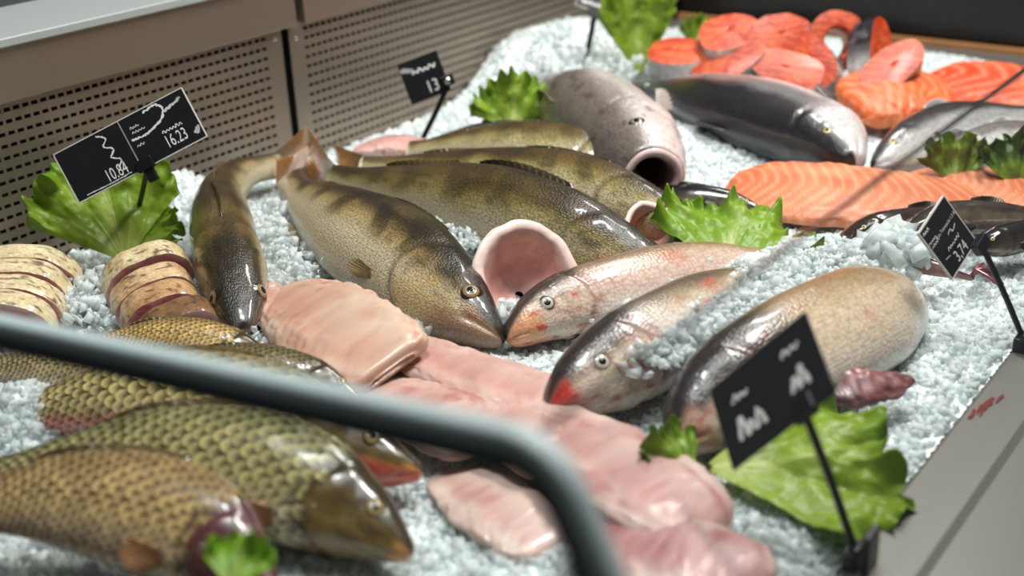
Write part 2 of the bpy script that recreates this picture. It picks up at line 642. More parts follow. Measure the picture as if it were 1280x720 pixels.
# ------------------------------------------------------------------ fish
ZANDER = [(0, .0005, .0005, .001), (.004, .010, .013, .015), (.03, .024, .031, .030), (.10, .050, .060, .050), (.2, .078, .080, .06), (.3, .096, .09, .066),
          (.45, .103, .092, .066), (.6, .09, .078, .055), (.8, .055, .048, .032), (.93, .036, .034, .018), (1, .034, .034, .010)]
CARP = [(0, .0005, .0005, .001), (.004, .015, .016, .015), (.03, .036, .034, .03), (.12, .09, .07, .06), (.22, .135, .1, .085), (.4, .16, .12, .092),
        (.6, .138, .1, .075), (.8, .08, .065, .04), (.93, .055, .055, .022), (1, .055, .055, .012)]
SILVER = [(0, .0005, .0005, .001), (.004, .018, .022, .019), (.03, .046, .048, .042), (.10, .080, .078, .062), (.22, .106, .104, .072), (.45, .112, .112, .07),
          (.65, .092, .092, .055), (.85, .052, .052, .028), (1, .036, .036, .010)]
SALMON = [(0, .0005, .0005, .001), (.004, .014, .018, .017), (.04, .038, .04, .034), (.12, .068, .07, .052), (.25, .1, .1, .066), (.45, .115, .115, .07),
          (.65, .095, .095, .055), (.85, .052, .052, .028), (1, .036, .036, .010)]
FULL = SILVER[:5] + [(.45, .116, .118, .074), (.65, .114, .118, .068), (.85, .082, .088, .05), (.96, .045, .048, .025), (1, .02, .02, .008)]
CATFISH = [(0, .0005, .0005, .001), (.004, .014, .016, .032), (.04, .03, .032, .06), (.12, .05, .055, .08), (.25, .065, .075, .078), (.45, .062, .07, .06),
           (.7, .048, .05, .038), (.9, .03, .03, .02), (1, .022, .022, .008)]


class Body:
    def __init__(s, pts, D, prof, hs=1.0, ws=1.0, pe=0.85, nu=110, nv=64, D2=None, gill=None, mouth=None, tpow=2.0, lump=0.0, seed=0, grain=0.0):
        at, L = spline(np.asarray(pts), 40)
        s.L = L
        t = np.linspace(0, 1, nu)
        u = t ** tpow
        C = at(u)
        T = nrm(np.gradient(C, axis=0))
        k = np.ones(9) / 9
        Tp = np.vstack([np.repeat(T[:1], 4, 0), T, np.repeat(T[-1:], 4, 0)])
        T = nrm(np.stack([np.convolve(Tp[:, i], k, 'valid') for i in range(3)], -1))
        D = np.asarray(D, float)
        D2 = D if D2 is None else np.asarray(D2, float)
        Dv = D[None] * (1 - u[:, None]) + D2[None] * u[:, None]
        Dv = nrm(Dv - T * np.sum(Dv * T, -1, keepdims=True))
        S = np.cross(T, Dv)
        pr = np.array(prof)
        tk = pr[:, 0] ** (1 / tpow)
        top, bot, wid = [pchip(tk, pr[:, k], t) * L for k in (1, 2, 3)]
        top, bot, wid = top * hs, bot * hs, wid * ws
        ph = np.linspace(-np.pi, np.pi, nv + 1)
        a, b = np.cos(ph), np.sin(ph)
        va = np.sign(a) * np.abs(a) ** pe
        vb = np.sign(b) * np.abs(b) ** pe
        vert = np.where(va[None] > 0, top[:, None], bot[:, None]) * va[None]
        hor = wid[:, None] * vb[None]
        U = np.broadcast_to(u[:, None], vert.shape)
        PH = np.broadcast_to(ph[None], vert.shape)
        k = np.ones_like(U)
        s.gillu = None
        if gill:
            ge = gill * (1 - 0.18 * np.abs(np.abs(PH) - 1.75) ** 1.5)
            s.gillu = ge
            k = k + 0.055 * sstep(ge - .10, ge - .01, U) * (1 - sstep(ge - .004, ge + .008, U)) * sstep(.5, .9, np.abs(PH))
            k = k - 0.05 * np.exp(-((U - ge - .010) / .012) ** 2) * sstep(.5, .9, np.abs(PH))
        if mouth:
            mu, mph, md = mouth
            k = k - md * np.exp(-((np.abs(PH) - mph - .3 * U / mu) / .12) ** 2) * (1 - sstep(mu * .7, mu, U))
        if lump:
            k = k + lump * (fbm(np.stack([U * 14 + seed, np.cos(PH) * 1.6 + 5, np.sin(PH) * 1.6 + seed], -1), 3) - .5)
        if grain:
            sx_ = np.abs(np.sin(PH) + .1)
            k = k + grain * .16 * np.sin((U * 17 + sx_ * 2.2) * 2 * np.pi) * sstep(.2, .7, np.cos(PH))
            k = k + grain * 2.2 * (fbm(np.stack([U * 8 + seed, np.sin(PH) * 5, np.cos(PH) + seed], -1), 3) - .5)
        if gill:
            hn = fbm(np.stack([U * 55 + seed, np.cos(PH) * 5 + 3, np.sin(PH) * 5 + seed], -1), 3) - .5
            k = k + .055 * hn * (1 - sstep(gill - .03, gill, U)) * sstep(.01, .05, U)
            pe_ = gill * .68 * (1 - 0.12 * np.abs(np.abs(PH) - 1.9) ** 1.5)
            k = k - .022 * np.exp(-((U - pe_) / .007) ** 2) * sstep(.9, 1.3, np.abs(PH)) * sstep(2.9, 2.4, np.abs(PH))
        s.P = C[:, None] + Dv[:, None] * (vert * k)[..., None] + S[:, None] * (hor * k)[..., None]
        s.C, s.T, s.D, s.S = C, T, Dv, S
        s.u, s.ph, s.U, s.PH = u, ph, U, PH
        s.vn = vert / np.maximum(np.where(va[None] > 0, top[:, None], bot[:, None]), 1e-6)
        s.top, s.bot, s.wid, s.tpow, s.nu, s.nv = top, bot, wid, tpow, nu, nv
        R = 0.5 * (hs * pr[:, 1].max() + hs * pr[:, 2].max()) * L
        s.pos = np.stack([U * L, PH * R, np.zeros_like(U)], -1)
        s.seed = seed

    def surf(s, u, ph):
        """point, outward normal, T on the surface (arrays or scalars)"""
        u, ph = np.atleast_1d(np.asarray(u, float)), np.atleast_1d(np.asarray(ph, float))
        fi = u ** (1 / s.tpow) * (s.nu - 1)
        fj = (ph + np.pi) / (2 * np.pi) * s.nv

        def get(fi, fj):
            i = np.clip(fi.astype(int), 0, s.nu - 2)
            j = np.clip(fj.astype(int), 0, s.nv - 1)
            a, b = (fi - i)[:, None], (fj - j)[:, None]
            P = s.P
            return (P[i, j] * (1 - a) + P[i + 1, j] * a) * (1 - b) + (P[i, j + 1] * (1 - a) + P[i + 1, j + 1] * a) * b
        p = get(fi, fj)
        du = get(np.minimum(fi + 1.5, s.nu - 1.001), fj) - get(np.maximum(fi - 1.5, 0), fj)
        dp = get(fi, np.minimum(fj + 1.5, s.nv - .001)) - get(fi, np.maximum(fj - 1.5, 0))
        n = nrm(np.cross(dp, du))
        c = np.stack([np.interp(u, s.u, s.C[:, k]) for k in range(3)], -1)
        n = np.where(np.sum(n * (p - c), -1, keepdims=True) < 0, -n, n)
        return p, n, nrm(du)

    def noise(s, fu, fp, o=3, off=0):
        return fbm(np.stack([s.U * fu + s.seed * 3.1 + off, np.cos(s.PH) * fp + 9, np.sin(s.PH) * fp + s.seed + off], -1), o)

    def mesh(s, name, mat, parent, col):
        nu, nv = s.nu, s.nv + 1
        V = s.P.reshape(-1, 3)
        F = grid_faces(nu, nv).tolist()
        F.append([j for j in range(nv)])
        F.append([(nu - 1) * nv + j for j in range(nv)][::-1])
        return mk(name, V, F, mat, parent, col=col.reshape(-1, 3), pos=s.pos.reshape(-1, 3))

    def base(s):
        c = s.P.reshape(-1, 3)
        return np.array([c[:, 0].mean(), c[:, 1].mean(), c[:, 2].min()])


def eye(b, parent, u, ph, r, iris=(190, 170, 90), rim=(40, 34, 28), bulge=0.42, ring=(225, 215, 190)):
    out = []
    for sgn in (-1, 1):
        p, n, t = b.surf(u, sgn * ph)
        p, n, t = p[0] - n[0] * r * .12, n[0], t[0]
        bt = np.cross(n, t)
        rad = np.array([0, .25, .46, .50, .56, .66, .80, .88, .98, 1.12, 1.35])
        hh = np.array([.8, .79, .76, .75, .72, .66, .5, .42, .28, .05, -.35]) * bulge
        cs = [(10, 10, 11), (12, 12, 13), (20, 18, 17), (70, 60, 48), ring, iris, iris, iris, rim, rim, rim]
        m = 20
        V, Cc = [p + n * hh[0] * r], [lin(cs[0])]
        for k in range(1, len(rad)):
            for j in range(m):
                a = 2 * math.pi * j / m
                V.append(p + r * (rad[k] * (math.cos(a) * t + math.sin(a) * bt) + hh[k] * n))
                Cc.append(lin(cs[k]))
        F = [[0, 1 + j, 1 + (j + 1) % m] for j in range(m)]
        for k in range(1, len(rad) - 1):
            o = 1 + (k - 1) * m
            F += [[o + j, o + (j + 1) % m, o + m + (j + 1) % m, o + m + j] for j in range(m)]
        out.append(mk('eye', V, F, M_EYE, parent, col=np.array(Cc), pos=np.array(V)))
    return out


def eyeshade(b, c, u, ph, r, dark, k=1.9):
    # bony socket round the eye, darker than the cheek
    for sgn in (-1, 1):
        p = b.surf(u, sgn * ph)[0][0]
        d = np.linalg.norm(b.P - p, axis=-1) / r
        c = mixc(c, dark, sstep(k, .9, d + .6 * (b.noise(40, 8, 2, 6) - .5)) * .85)
    return c


def fin(name, basep, tipp, parent, c0, c1, rays=11, wav=0.0012, jag=0.12, mat=None, th=0.0009):
    n, m = rays * 4 + 1, 10
    t = np.linspace(0, 1, n)
    ab, _ = spline(np.asarray(basep), 40)
    ae, _ = spline(np.asarray(tipp), 40)
    B_, E_ = ab(t), ae(t)
    ray_ = 0.5 + 0.5 * np.cos(t * rays * 2 * np.pi)
    E_ = B_ + (E_ - B_) * (1 - jag * (1 - ray_) - jag * .5 * rng.random(n) * (ray_ < .2))[:, None]
    s = np.linspace(0, 1, m)
    P = B_[:, None] * (1 - s)[None, :, None] + E_[:, None] * s[None, :, None]
    N = nrm(np.cross(nrm(np.gradient(B_ + E_, axis=0)), nrm(E_ - B_)))
    P = P + N[:, None] * (wav * (ray_ - .5))[:, None, None]
    P = P + N[:, None] * (0.004 * np.sin(t * 5)[:, None] * s[None] ** 2)[..., None]
    C_ = lin(c0)[None, None] * (1 - s)[None, :, None] + lin(c1)[None, None] * s[None, :, None]
    C_ = C_ * (0.72 + 0.5 * ray_)[:, None, None]
    o = mk(name, P, grid_faces(n, m), mat or M_FIN, parent, col=C_, pos=P)
    return solid(o, th)


def tail_fin(b, parent, spread, length, c0, c1, name='tail_fin', T=None, fork=.35, D=None):
    c, d = b.C[-1], b.D[-1] if D is None else nrm(np.asarray(D, float))
    t = b.T[-1] if T is None else nrm(np.asarray(T, float))
    h = b.top[-1]
    kk = np.linspace(-1, 1, 7)
    base = [c + d * h * k - t * .004 for k in kk]
    tip = [c + d * spread * k + t * length * (1 - fork + fork * abs(k) ** 1.3) for k in kk]
    return fin(name, base, tip, parent, c0, c1, rays=15)


def pect(b, parent, side, u, ph, length, width, c0, c1, out=0.25, down=0.35, name='pectoral_fin'):
    p, n, t = b.surf(u, side * ph)
    p, n, t = p[0], n[0], t[0]
    d = b.D[np.searchsorted(b.u, u)]
    ax = nrm(t + n * out - d * down)
    w = nrm(np.cross(ax, n))
    kk = np.linspace(-1, 1, 5)
    base = [p + w * k * width * .28 - n * .002 for k in kk]
    tip = [p + w * k * width + ax * length * (1 - .3 * abs(k) ** 2 + .12 * k) for k in kk]
    return fin(name, base, tip, parent, c0, c1, rays=9)


def ridge_fin(b, parent, u0, u1, h, c0, c1, lean=0.7, name='dorsal_fin', ph=0.0, rays=13, shape=None):
    us = np.linspace(u0, u1, 9)
    p, n, t = b.surf(us, np.full(9, ph))
    k = np.linspace(0, 1, 9)
    sh = (np.sin(np.pi * np.clip(k * .85 + .12, 0, 1)) ** .6 if shape is None else shape(k))[:, None]
    return fin(name, p - n * .003, p + (n * (1 - lean * .6) + t * lean) * h * sh, parent, c0, c1, rays=rays, jag=.10)


def col_zander(b, dark=1.0, vs=0.0, tint=(156, 134, 86)):
    n1, n2, n3 = b.noise(9, 2.0), b.noise(30, 6, 3, 4), b.noise(5, 1.2, 2, 8)
    v = b.vn + (n1 - .5) * .5 - vs
    c = np.broadcast_to(lin(tint), b.P.shape).copy()
    c = mixc(c, (184, 170, 140), sstep(.25, -.45, v))
    c = mixc(c, (98, 78, 40), sstep(.0, .55, v))
    bars = sstep(.52, .80, .5 + .5 * np.sin(b.U * 2 * np.pi * 7.5 + (n3 - .5) * 7)) * sstep(-.35, .25, v) * sstep(.22, .3, b.U)
    c = mixc(c, (48, 40, 24), bars * .72 * dark)
    c = mixc(c, (50, 43, 27), sstep(.45, .9, v) * .85 * dark)
    c = mixc(c, (56, 46, 26), sstep(.60, .72, n2) * .5 * sstep(-.3, .2, v))
    c = mixc(c, (36, 30, 20), sstep(.15, .6, v) * sstep(.44, .58, n3 * .6 + n1 * .4) * .75 * dark)
    head = 1 - sstep(.2, .26, b.U)
    c = mixc(c, (72, 60, 32), head * sstep(-.2, .5, v) * .75 * dark)
    c = mixc(c, (190, 165, 112), head * sstep(.0, -.6, v) * .7)
    c = mixc(c, (30, 25, 19), np.clip(head * sstep(.30, .62, b.vn + (n2 - .5) * .9) * .92 * dark, 0, 1))
    c = mixc(c, (30, 25, 19), (1 - sstep(.05, .11, b.U)) * sstep(-.25, .2, b.vn) * .8)
    c = mixc(c, (40, 32, 20), head * sstep(.48, .62, n2) * sstep(-.7, .1, v) * .7)
    c = mixc(c, (176, 140, 84), head * sstep(.45, .3, n2) * sstep(.5, -.1, v) * .5)
    c = mixc(c, (150, 112, 100), (1 - sstep(.08, .16, b.U)) * sstep(-.3, -.7, b.vn) * .7)
    if b.gillu is not None:
        c = mixc(c, (60, 42, 28), np.exp(-((b.U - b.gillu - .006) / .008) ** 2) * .6 * sstep(.5, 1, np.abs(b.PH)))
    c = mixc(c, (160, 100, 88), np.exp(-((np.abs(b.PH) - 1.75) / .14) ** 2) * (1 - sstep(.06, .085, b.U)) * .8)
    return c


def zander(label, pts, D, hs=1.0, ws=1.0, D2=None, tail=True, dark=1.0, seed=0, group='zanders lying on the ice', tailT=None, fins=True, tailD=None, eph=1.1, vs=0.0, tint=(156, 134, 86)):
    b = Body(pts, D, ZANDER, hs, ws, .9, D2=D2, gill=.255, mouth=(.085, 1.75, .14), seed=seed, lump=.035)
    t = thing('zander', label, 'fish', b.base(), group)
    L = b.L
    b.mesh('body', M_ZANDER, t, eyeshade(b, col_zander(b, dark, vs, tint), .092, eph, .0165 * L, (38, 28, 20)))
    eye(b, t, .092, eph, .0165 * L, iris=(136, 108, 74), ring=(178, 160, 124), rim=(44, 32, 24))
    if fins:
        ridge_fin(b, t, .30, .55, .035 * L, (40, 33, 20), (60, 50, 28), .98)
        ridge_fin(b, t, .60, .82, .035 * L, (60, 50, 28), (96, 78, 44), .98)
        for sd in (-1, 1):
            pect(b, t, sd, .285, 2.3, .085 * L, .018 * L, (104, 84, 52), (130, 108, 70), .02, .1)
        ridge_fin(b, t, .66, .78, .05 * L, (150, 120, 80), (190, 160, 110), .8, 'anal_fin', math.pi * .98, 8)
    if tail:
        tail_fin(b, t, .065 * L, .11 * L, (88, 66, 36), (138, 92, 48), T=tailT, D=tailD)
    return b, t


def col_silver(b, back=(84, 76, 66), flank=(208, 196, 184), redness=1.0, snout=(212, 150, 122), belly=(222, 206, 196), snoutu=.07, front=0.0, fu=.30):
    n1, n2, n3 = b.noise(10, 2.2), b.noise(26, 5, 3, 4), b.noise(60, 9, 2, 3)
    v = b.vn + (n1 - .5) * .4
    c = np.broadcast_to(lin(flank), b.P.shape).copy()
    c = mixc(c, belly, sstep(-.2, -.8, v))
    c = mixc(c, (168, 142, 104), sstep(.15, .6, v) * .75 * sstep(.2, .35, b.U))
    c = mixc(c, back, sstep(.45, .85, v) * .85)
    head = 1 - sstep(.21, .25, b.U)
    c = mixc(c, (206, 182, 160), head * (1 - sstep(.3, .7, v)) * .8)
    c = mixc(c, (52, 42, 38), head * sstep(.35, .75, b.vn + (n2 - .5) * .6) * .9)
    if front:
        c = mixc(c, (44, 39, 38), sstep(fu, fu - .14, b.U) * sstep(-.1, .35, v) * front)
    c = mixc(c, snout, (1 - sstep(snoutu * .7, snoutu * 1.2, b.U)) * sstep(.75, .2, b.vn) * .95)
    c = mixc(c, (186, 52, 42), head * sstep(.55, .68, n2) * sstep(.5, .0, v) * .75 * redness)
    if b.gillu is not None:
        g = np.exp(-((b.U - b.gillu - .012) / .016) ** 2) * sstep(.7, 1.2, np.abs(b.PH))
        c = mixc(c, (150, 60, 48), g * .55 * sstep(.35, .6, n3) * redness)
        c = mixc(c, (96, 76, 62), np.exp(-((b.U - b.gillu) / .006) ** 2) * .5 * sstep(.7, 1.2, np.abs(b.PH)))
    c = mixc(c, (196, 96, 78), sstep(.62, .8, n1) * sstep(.24, .3, b.U) * .45 * redness * sstep(-.9, .3, v))
    return c


def silver(label, pts, D, hs, ws, seed=0, D2=None, eyer=.02, eyeph=1.45, eyeu=.115, colargs={}, gill=.235, name='silver_carp',
           mat=None, prof=SILVER, mouth=(.05, 1.85, .12), iris=(178, 172, 152), tail=False):
    b = Body(pts, D, prof, hs, ws, .9, D2=D2, gill=gill, mouth=mouth, seed=seed, lump=.03)
    t = thing(name, label, 'fish', b.base(), 'pale whole fish lying on the ice')
    b.mesh('body', mat or M_SILVER, t, eyeshade(b, col_silver(b, **colargs), eyeu, eyeph, eyer * b.L, (84, 58, 50), 1.7))
    eye(b, t, eyeu, eyeph, eyer * b.L, iris=iris, ring=(216, 212, 198), rim=(70, 54, 46))
    if tail:
        tail_fin(b, t, .12 * b.L, .16 * b.L, (120, 110, 104), (150, 140, 132))
    return b, t


def carp(label, pts, D, hs=1.0, ws=1.0, seed=0, rows=11, pitch=.046, gold=(190, 160, 92), back=(66, 62, 34), belly=(214, 190, 150), redbelly=0.0,
         head=True, us=(.215, .97), group='scaled carp piled at the glass end', bodycol=(96, 78, 40), tail=False, cut=False):
    b = Body(pts, D, CARP, hs, ws, .92, gill=.215, mouth=(.045, 1.95, .12), seed=seed, lump=.025, nu=90)
    t = thing('carp', label, 'fish', b.base(), group)
    n1, n2 = b.noise(9, 2), b.noise(24, 5, 3, 5)
    v = b.vn + (n1 - .5) * .35
    c = np.broadcast_to(lin(bodycol), b.P.shape).copy()
    c = mixc(c, back, sstep(.3, .8, v))
    c = mixc(c, belly, sstep(-.25, -.75, v) * .8)
    hd = 1 - sstep(.2, .23, b.U)
    c = mixc(c, (96, 78, 36), hd * .8)
    c = mixc(c, (42, 36, 22), hd * sstep(.1, .7, v) * .85)
    c = mixc(c, (136, 108, 62), hd * sstep(-.0, -.5, v) * .8)
    c = mixc(c, (60, 46, 28), hd * sstep(.5, .65, n2) * .6)
    c = mixc(c, (186, 128, 70), (1 - sstep(.015, .04, b.U)) * sstep(.5, -.1, b.vn))
    c = mixc(c, (40, 30, 26), np.exp(-((b.U - b.gillu - .008) / .012) ** 2) * .8 * sstep(.5, 1, np.abs(b.PH)))
    if redbelly:
        c = mixc(c, (206, 92, 72), sstep(-.05, -.5, v) * redbelly)
    if cut:
        c = mixc(c, (92, 44, 52), (1 - sstep(.20, .26, b.U + (n2 - .5) * .06)) * .85)
    bo = b.mesh('body', M_CARP, t, c)
    if head:
        eye(b, t, .095, 1.05, .017 * b.L, iris=(150, 128, 80), ring=(186, 166, 120), rim=(50, 42, 26))
    # overlapping scales, both flanks
    L = b.L
    du = pitch
    U_, PHs = [], []
    k = 0
    u = us[0]
    while u < us[1]:
        for r in range(rows):
            for sgn in (-1, 1):
                ph = (r + .5 * (k % 2) + .35) / rows * 2.75
                ue = u + (.02 * math.cos(ph * 2) - .02) + .008 * (random.random() - .5) * .4
                if ue > .2 and ph < 3.0:
                    U_.append(ue)
                    PHs.append(sgn * ph)
        u += du * .5
        k += 1
    U_, PHs = np.clip(np.array(U_), 0, .995), np.array(PHs)
    p, n, tt = b.surf(U_, PHs)
    bt = np.cross(n, tt)
    taper = np.interp(U_, [0, .4, .8, 1], [1.0, 1.05, .8, .62])
    ln = du * L * .80 * taper
    gir = np.interp(U_, b.u, (b.top + b.bot + b.wid)) / 3
    wd = gir * 2.75 / rows * .62
    m = 8
    ang = np.linspace(-2.0, 2.0, m)
    vv = np.cos(PHs)
    nn = fbm(np.stack([U_ * 9 + seed, vv * 2, PHs * 0 + seed], -1), 3)
    g = np.broadcast_to(lin(gold), (len(U_), 3)).copy()
    g = mixc(g, back, sstep(.25, .85, vv + (nn - .5) * .7) * .75)
    g = mixc(g, belly, sstep(-.15, -.7, vv + (nn - .5) * .5))
    if redbelly:
        g = mixc(g, (214, 110, 88), sstep(-.3, -.75, vv) * redbelly)
    g = g * (0.8 + .4 * rng.random((len(U_), 1)))
    lift = .05 + .07 * rng.random(len(U_))
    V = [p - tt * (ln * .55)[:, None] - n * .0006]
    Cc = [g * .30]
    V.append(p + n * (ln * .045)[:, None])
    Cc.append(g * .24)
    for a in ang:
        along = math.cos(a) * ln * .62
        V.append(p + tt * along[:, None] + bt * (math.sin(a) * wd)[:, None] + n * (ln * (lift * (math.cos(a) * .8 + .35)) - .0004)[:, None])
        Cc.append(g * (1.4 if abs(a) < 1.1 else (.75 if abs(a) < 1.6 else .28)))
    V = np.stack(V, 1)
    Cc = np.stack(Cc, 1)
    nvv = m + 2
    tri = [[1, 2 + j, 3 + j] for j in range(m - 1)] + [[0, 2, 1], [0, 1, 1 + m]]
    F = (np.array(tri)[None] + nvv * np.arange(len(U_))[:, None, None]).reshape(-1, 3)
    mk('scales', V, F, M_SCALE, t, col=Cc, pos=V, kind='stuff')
    ridge_fin(b, t, .36, .72, .05 * L, (60, 50, 30), (96, 80, 48), .85)
    for sd in (-1, 1):
        pect(b, t, sd, .25, 2.2, .12 * L, .04 * L, (130, 90, 56), (170, 120, 76), .1, .25)
    if tail:
        tail_fin(b, t, .13 * L, .18 * L, (90, 70, 44), (150, 100, 66))
    return b, t


def col_fillet(b, base=(190, 150, 138), red=(172, 100, 90), white=(208, 186, 174), redamt=.6, stripes=0.0, stripe_col=(245, 205, 170), line=True):
    n1, n2, n3 = b.noise(7, 1.5), b.noise(18, 4, 3, 5), b.noise(4, 3, 3, 2)
    x = np.sin(b.PH)
    c = np.broadcast_to(lin(base), b.P.shape).copy()
    c = mixc(c, white, sstep(.45, .75, n1) * .7)
    ch = .5 + .5 * np.sin((b.U * 52 + np.abs(x + .1) * 4.5 + (n1 - .5) * 1.2) * 2 * np.pi)
    c = mixc(c, white, sstep(.6, 1., ch) * .20)
    c = mixc(c, white, sstep(.75, 1, np.abs(x)) * .5)
    c = mixc(c, red, sstep(.50, .72, n2 * .5 + n3 * .5) * redamt)
    if line:
        c = mixc(c, red, np.exp(-((x + .1) / .16) ** 2) * .35 * (np.cos(b.PH) > 0))
    if stripes:
        w = .5 + .5 * np.sin((b.U * stripes + np.abs(x) * 2.2 + (n1 - .5) * .6) * 2 * np.pi)
        c = mixc(c, stripe_col, sstep(.6, .98, w) * .22)
    return c


FILLET = [(0, .02, .02, .30), (.03, .7, .4, .62), (.12, 1, .5, .9), (.35, 1.05, .5, 1), (.7, .75, .4, .85), (.92, .4, .3, .5), (1, .1, .1, .15)]
BLUNT = [(0, .25, .2, .5), (.006, .75, .45, .82), (.03, .95, .55, .93), (.12, 1.05, .5, 1), (.4, 1.1, .5, 1.05), (.75, .8, .4, .85), (.93, .4, .3, .5), (1, .1, .1, .2)]


def fillet(name, label, pts, hw, th, D=(0, 0, 1), prof=FILLET, seed=0, mat=None, group='pale pink fillets on the ice', cat='fillet', skin=None, lump=.22, pe=.6, **ck):
    at, L = spline(np.asarray(pts), 40)
    pr = [(u, a * th * .78 / L, c * th * .78 / L, w * hw / L) for u, a, c, w in prof]
    b = Body(pts, D, pr, 1, 1, pe, nu=110, nv=64, tpow=1.4, lump=lump, seed=seed, grain=.06)
    t = thing(name, label, cat, b.base(), group)
    b.mesh('flesh', mat or M_FLESH, t, col_fillet(b, **ck))
    if skin is not None:
        # strip of skin left along one long edge, underneath
        us = np.linspace(.12, .8, 14)
        sd, c0 = skin
        p1, n1, _ = b.surf(us, np.full(14, sd * 1.45))
        p2, n2, _ = b.surf(us, np.full(14, sd * 2.2))
        fin('skin', p1 + n1 * .001, p2 + n2 * .0015, t, c0, c0, rays=6, wav=.0008, jag=.05, mat=M_CATFISH)
    return b, t


def P3(*a):
    return [W(x, y, z) for x, y, z in a]


# zanders -----------------------------------------------------------
zander('dark olive zander seen from above, head pointing away from the steel wall',
       P3((304, 412, .028), (294, 355, .042), (280, 300, .045), (279, 252, .045), (305, 218, .05), (352, 205, .045)),
       dv(.05, -.25, 1), 1.02, 1.12, D2=dv(-.2, .6, .8), seed=1, tailT=dv(.8, .4, .25), vs=.32, dark=.78)
zander('large olive zander with dark back and open eye beside the pink fillets',
       P3((627, 426, .022), (570, 378, .040), (500, 328, .05), (430, 285, .05), (380, 247, .045), (362, 222, .045)),
       dv(.75, .45, .45), 1.12, 1.1, seed=2, dark=1.15, tailT=dv(.1, .6, .4), eph=1.2)
zander('olive barred zander lying behind the open cut fish',
       P3((862, 350, .006), (800, 328, .028), (710, 294, .044), (610, 262, .05), (490, 236, .045), (412, 222, .04)),
       dv(.10, .55, .85), 1.0, 1.0, dark=.75, seed=3, tailT=dv(-.7, .5, .5), eph=1.75, tint=(148, 134, 80))
zander('barred zander lying between the pale yellow zander and the one behind the cut fish',
       P3((885, 296, .03), (820, 268, .05), (710, 236, .055), (570, 216, .05), (450, 208, .045)),
       dv(.15, .75, .65), .9, 1.0, dark=.7, seed=4, eph=1.7, tint=(154, 142, 84))
zander('pale yellow zander beside the gaping fish and the small lettuce leaf',
       P3((812, 236, .03), (755, 206, .055), (660, 190, .06), (570, 186, .05), (510, 188, .04)),
       dv(.15, .75, .65), 1.2, 1.2, dark=.45, seed=5, tail=False, eph=1.7, tint=(168, 156, 100))

# pale silver carp --------------------------------------------------
silver('slender pinkish fish with orange snout and silver eye beside the open cut fish',
       P3((634, 424, .022), (690, 388, .034), (775, 362, .038), (865, 340, .034), (950, 330, .018), (1010, 327, .0)),
       dv(-.45, .55, .7), .80, .95, seed=11, eyer=.0165, colargs=dict(back=(128, 104, 84), flank=(206, 180, 164), snout=(222, 158, 116), snoutu=.085, front=.35, redness=1.1))
silver('pale fish with red lips and dark forehead, half covered by ice',
       P3((686, 512, .025), (745, 470, .040), (825, 425, .045), (905, 388, .034), (965, 362, .012), (1010, 345, -.005)),
       dv(-.45, .55, .7), .92, 1.0, seed=12, eyer=.0155, colargs=dict(back=(70, 58, 50), snout=(206, 58, 52), snoutu=.05, redness=1.2, front=.75))
bT, tT = silver('big cream fish with black head and dark pectoral fin beside the front lettuce',
       P3((842, 552, .03), (905, 496, .045), (980, 448, .055), (1045, 414, .056), (1100, 388, .045), (1146, 368, .02)),
       dv(-.45, .55, .7), 1.10, 1.1, seed=13, prof=FULL, eyer=.015, eyeph=1.9,
       colargs=dict(back=(150, 120, 84), flank=(216, 194, 166), belly=(226, 212, 196), redness=.7, snout=(206, 160, 140), snoutu=.06, front=.95, fu=.42))

# carp in the foreground ---------------------------------------------
carp('golden brown carp with raised scales and torn gill beside the small green leaf',
     P3((345, 742, .045), (240, 672, .055), (120, 638, .06), (0, 632, .06), (-110, 650, .05)),
     dv(.35, .7, .62), .98, 1.0, seed=21, gold=(190, 160, 108), back=(122, 98, 62), belly=(206, 176, 138), cut=True, head=False)
carp('dark green carp with bronze head and orange lips on the ice',
     P3((515, 694, .03), (430, 645, .042), (320, 603, .05), (190, 582, .05), (60, 590, .045), (-40, 610, .04)),
     dv(.35, .7, .62), .9, 1.0, seed=22, gold=(168, 158, 106), back=(74, 78, 48), belly=(220, 204, 164))
carp('carp with red-stained belly and black dotted scales behind the dark green carp',
     P3((528, 592, .03), (440, 570, .038), (330, 538, .045), (220, 515, .045), (110, 512, .035), (30, 525, .015), (-30, 540, .0)),
     dv(.30, .7, .64), .8, 1.0, seed=23, gold=(198, 180, 120), back=(62, 56, 36), belly=(216, 176, 150), redbelly=.9)
carp('greyish carp tucked between other carp under the glass frame',
     P3((240, 500, .025), (150, 476, .035), (60, 462, .04), (-40, 462, .04)),
     dv(.30, .7, .64), .95, 1.0, seed=24, gold=(176, 158, 116), back=(70, 60, 44), belly=(200, 180, 150))
carp('small brown carp lying just below the sliced fish',
     P3((346, 452, .028), (285, 436, .036), (215, 426, .04), (140, 428, .036), (90, 436, .03)),
     dv(.30, .75, .60), .72, .9, seed=25, gold=(196, 164, 102), back=(96, 76, 42), belly=(226, 208, 170))
carp('dull carp with plain back between the frame and the pink fillets',
     P3((452, 500, .025), (390, 478, .034), (310, 464, .038), (230, 458, .035), (170, 462, .03)),
     dv(.30, .75, .60), .72, .9, seed=26, gold=(120, 108, 72), back=(70, 62, 40), belly=(190, 176, 140))

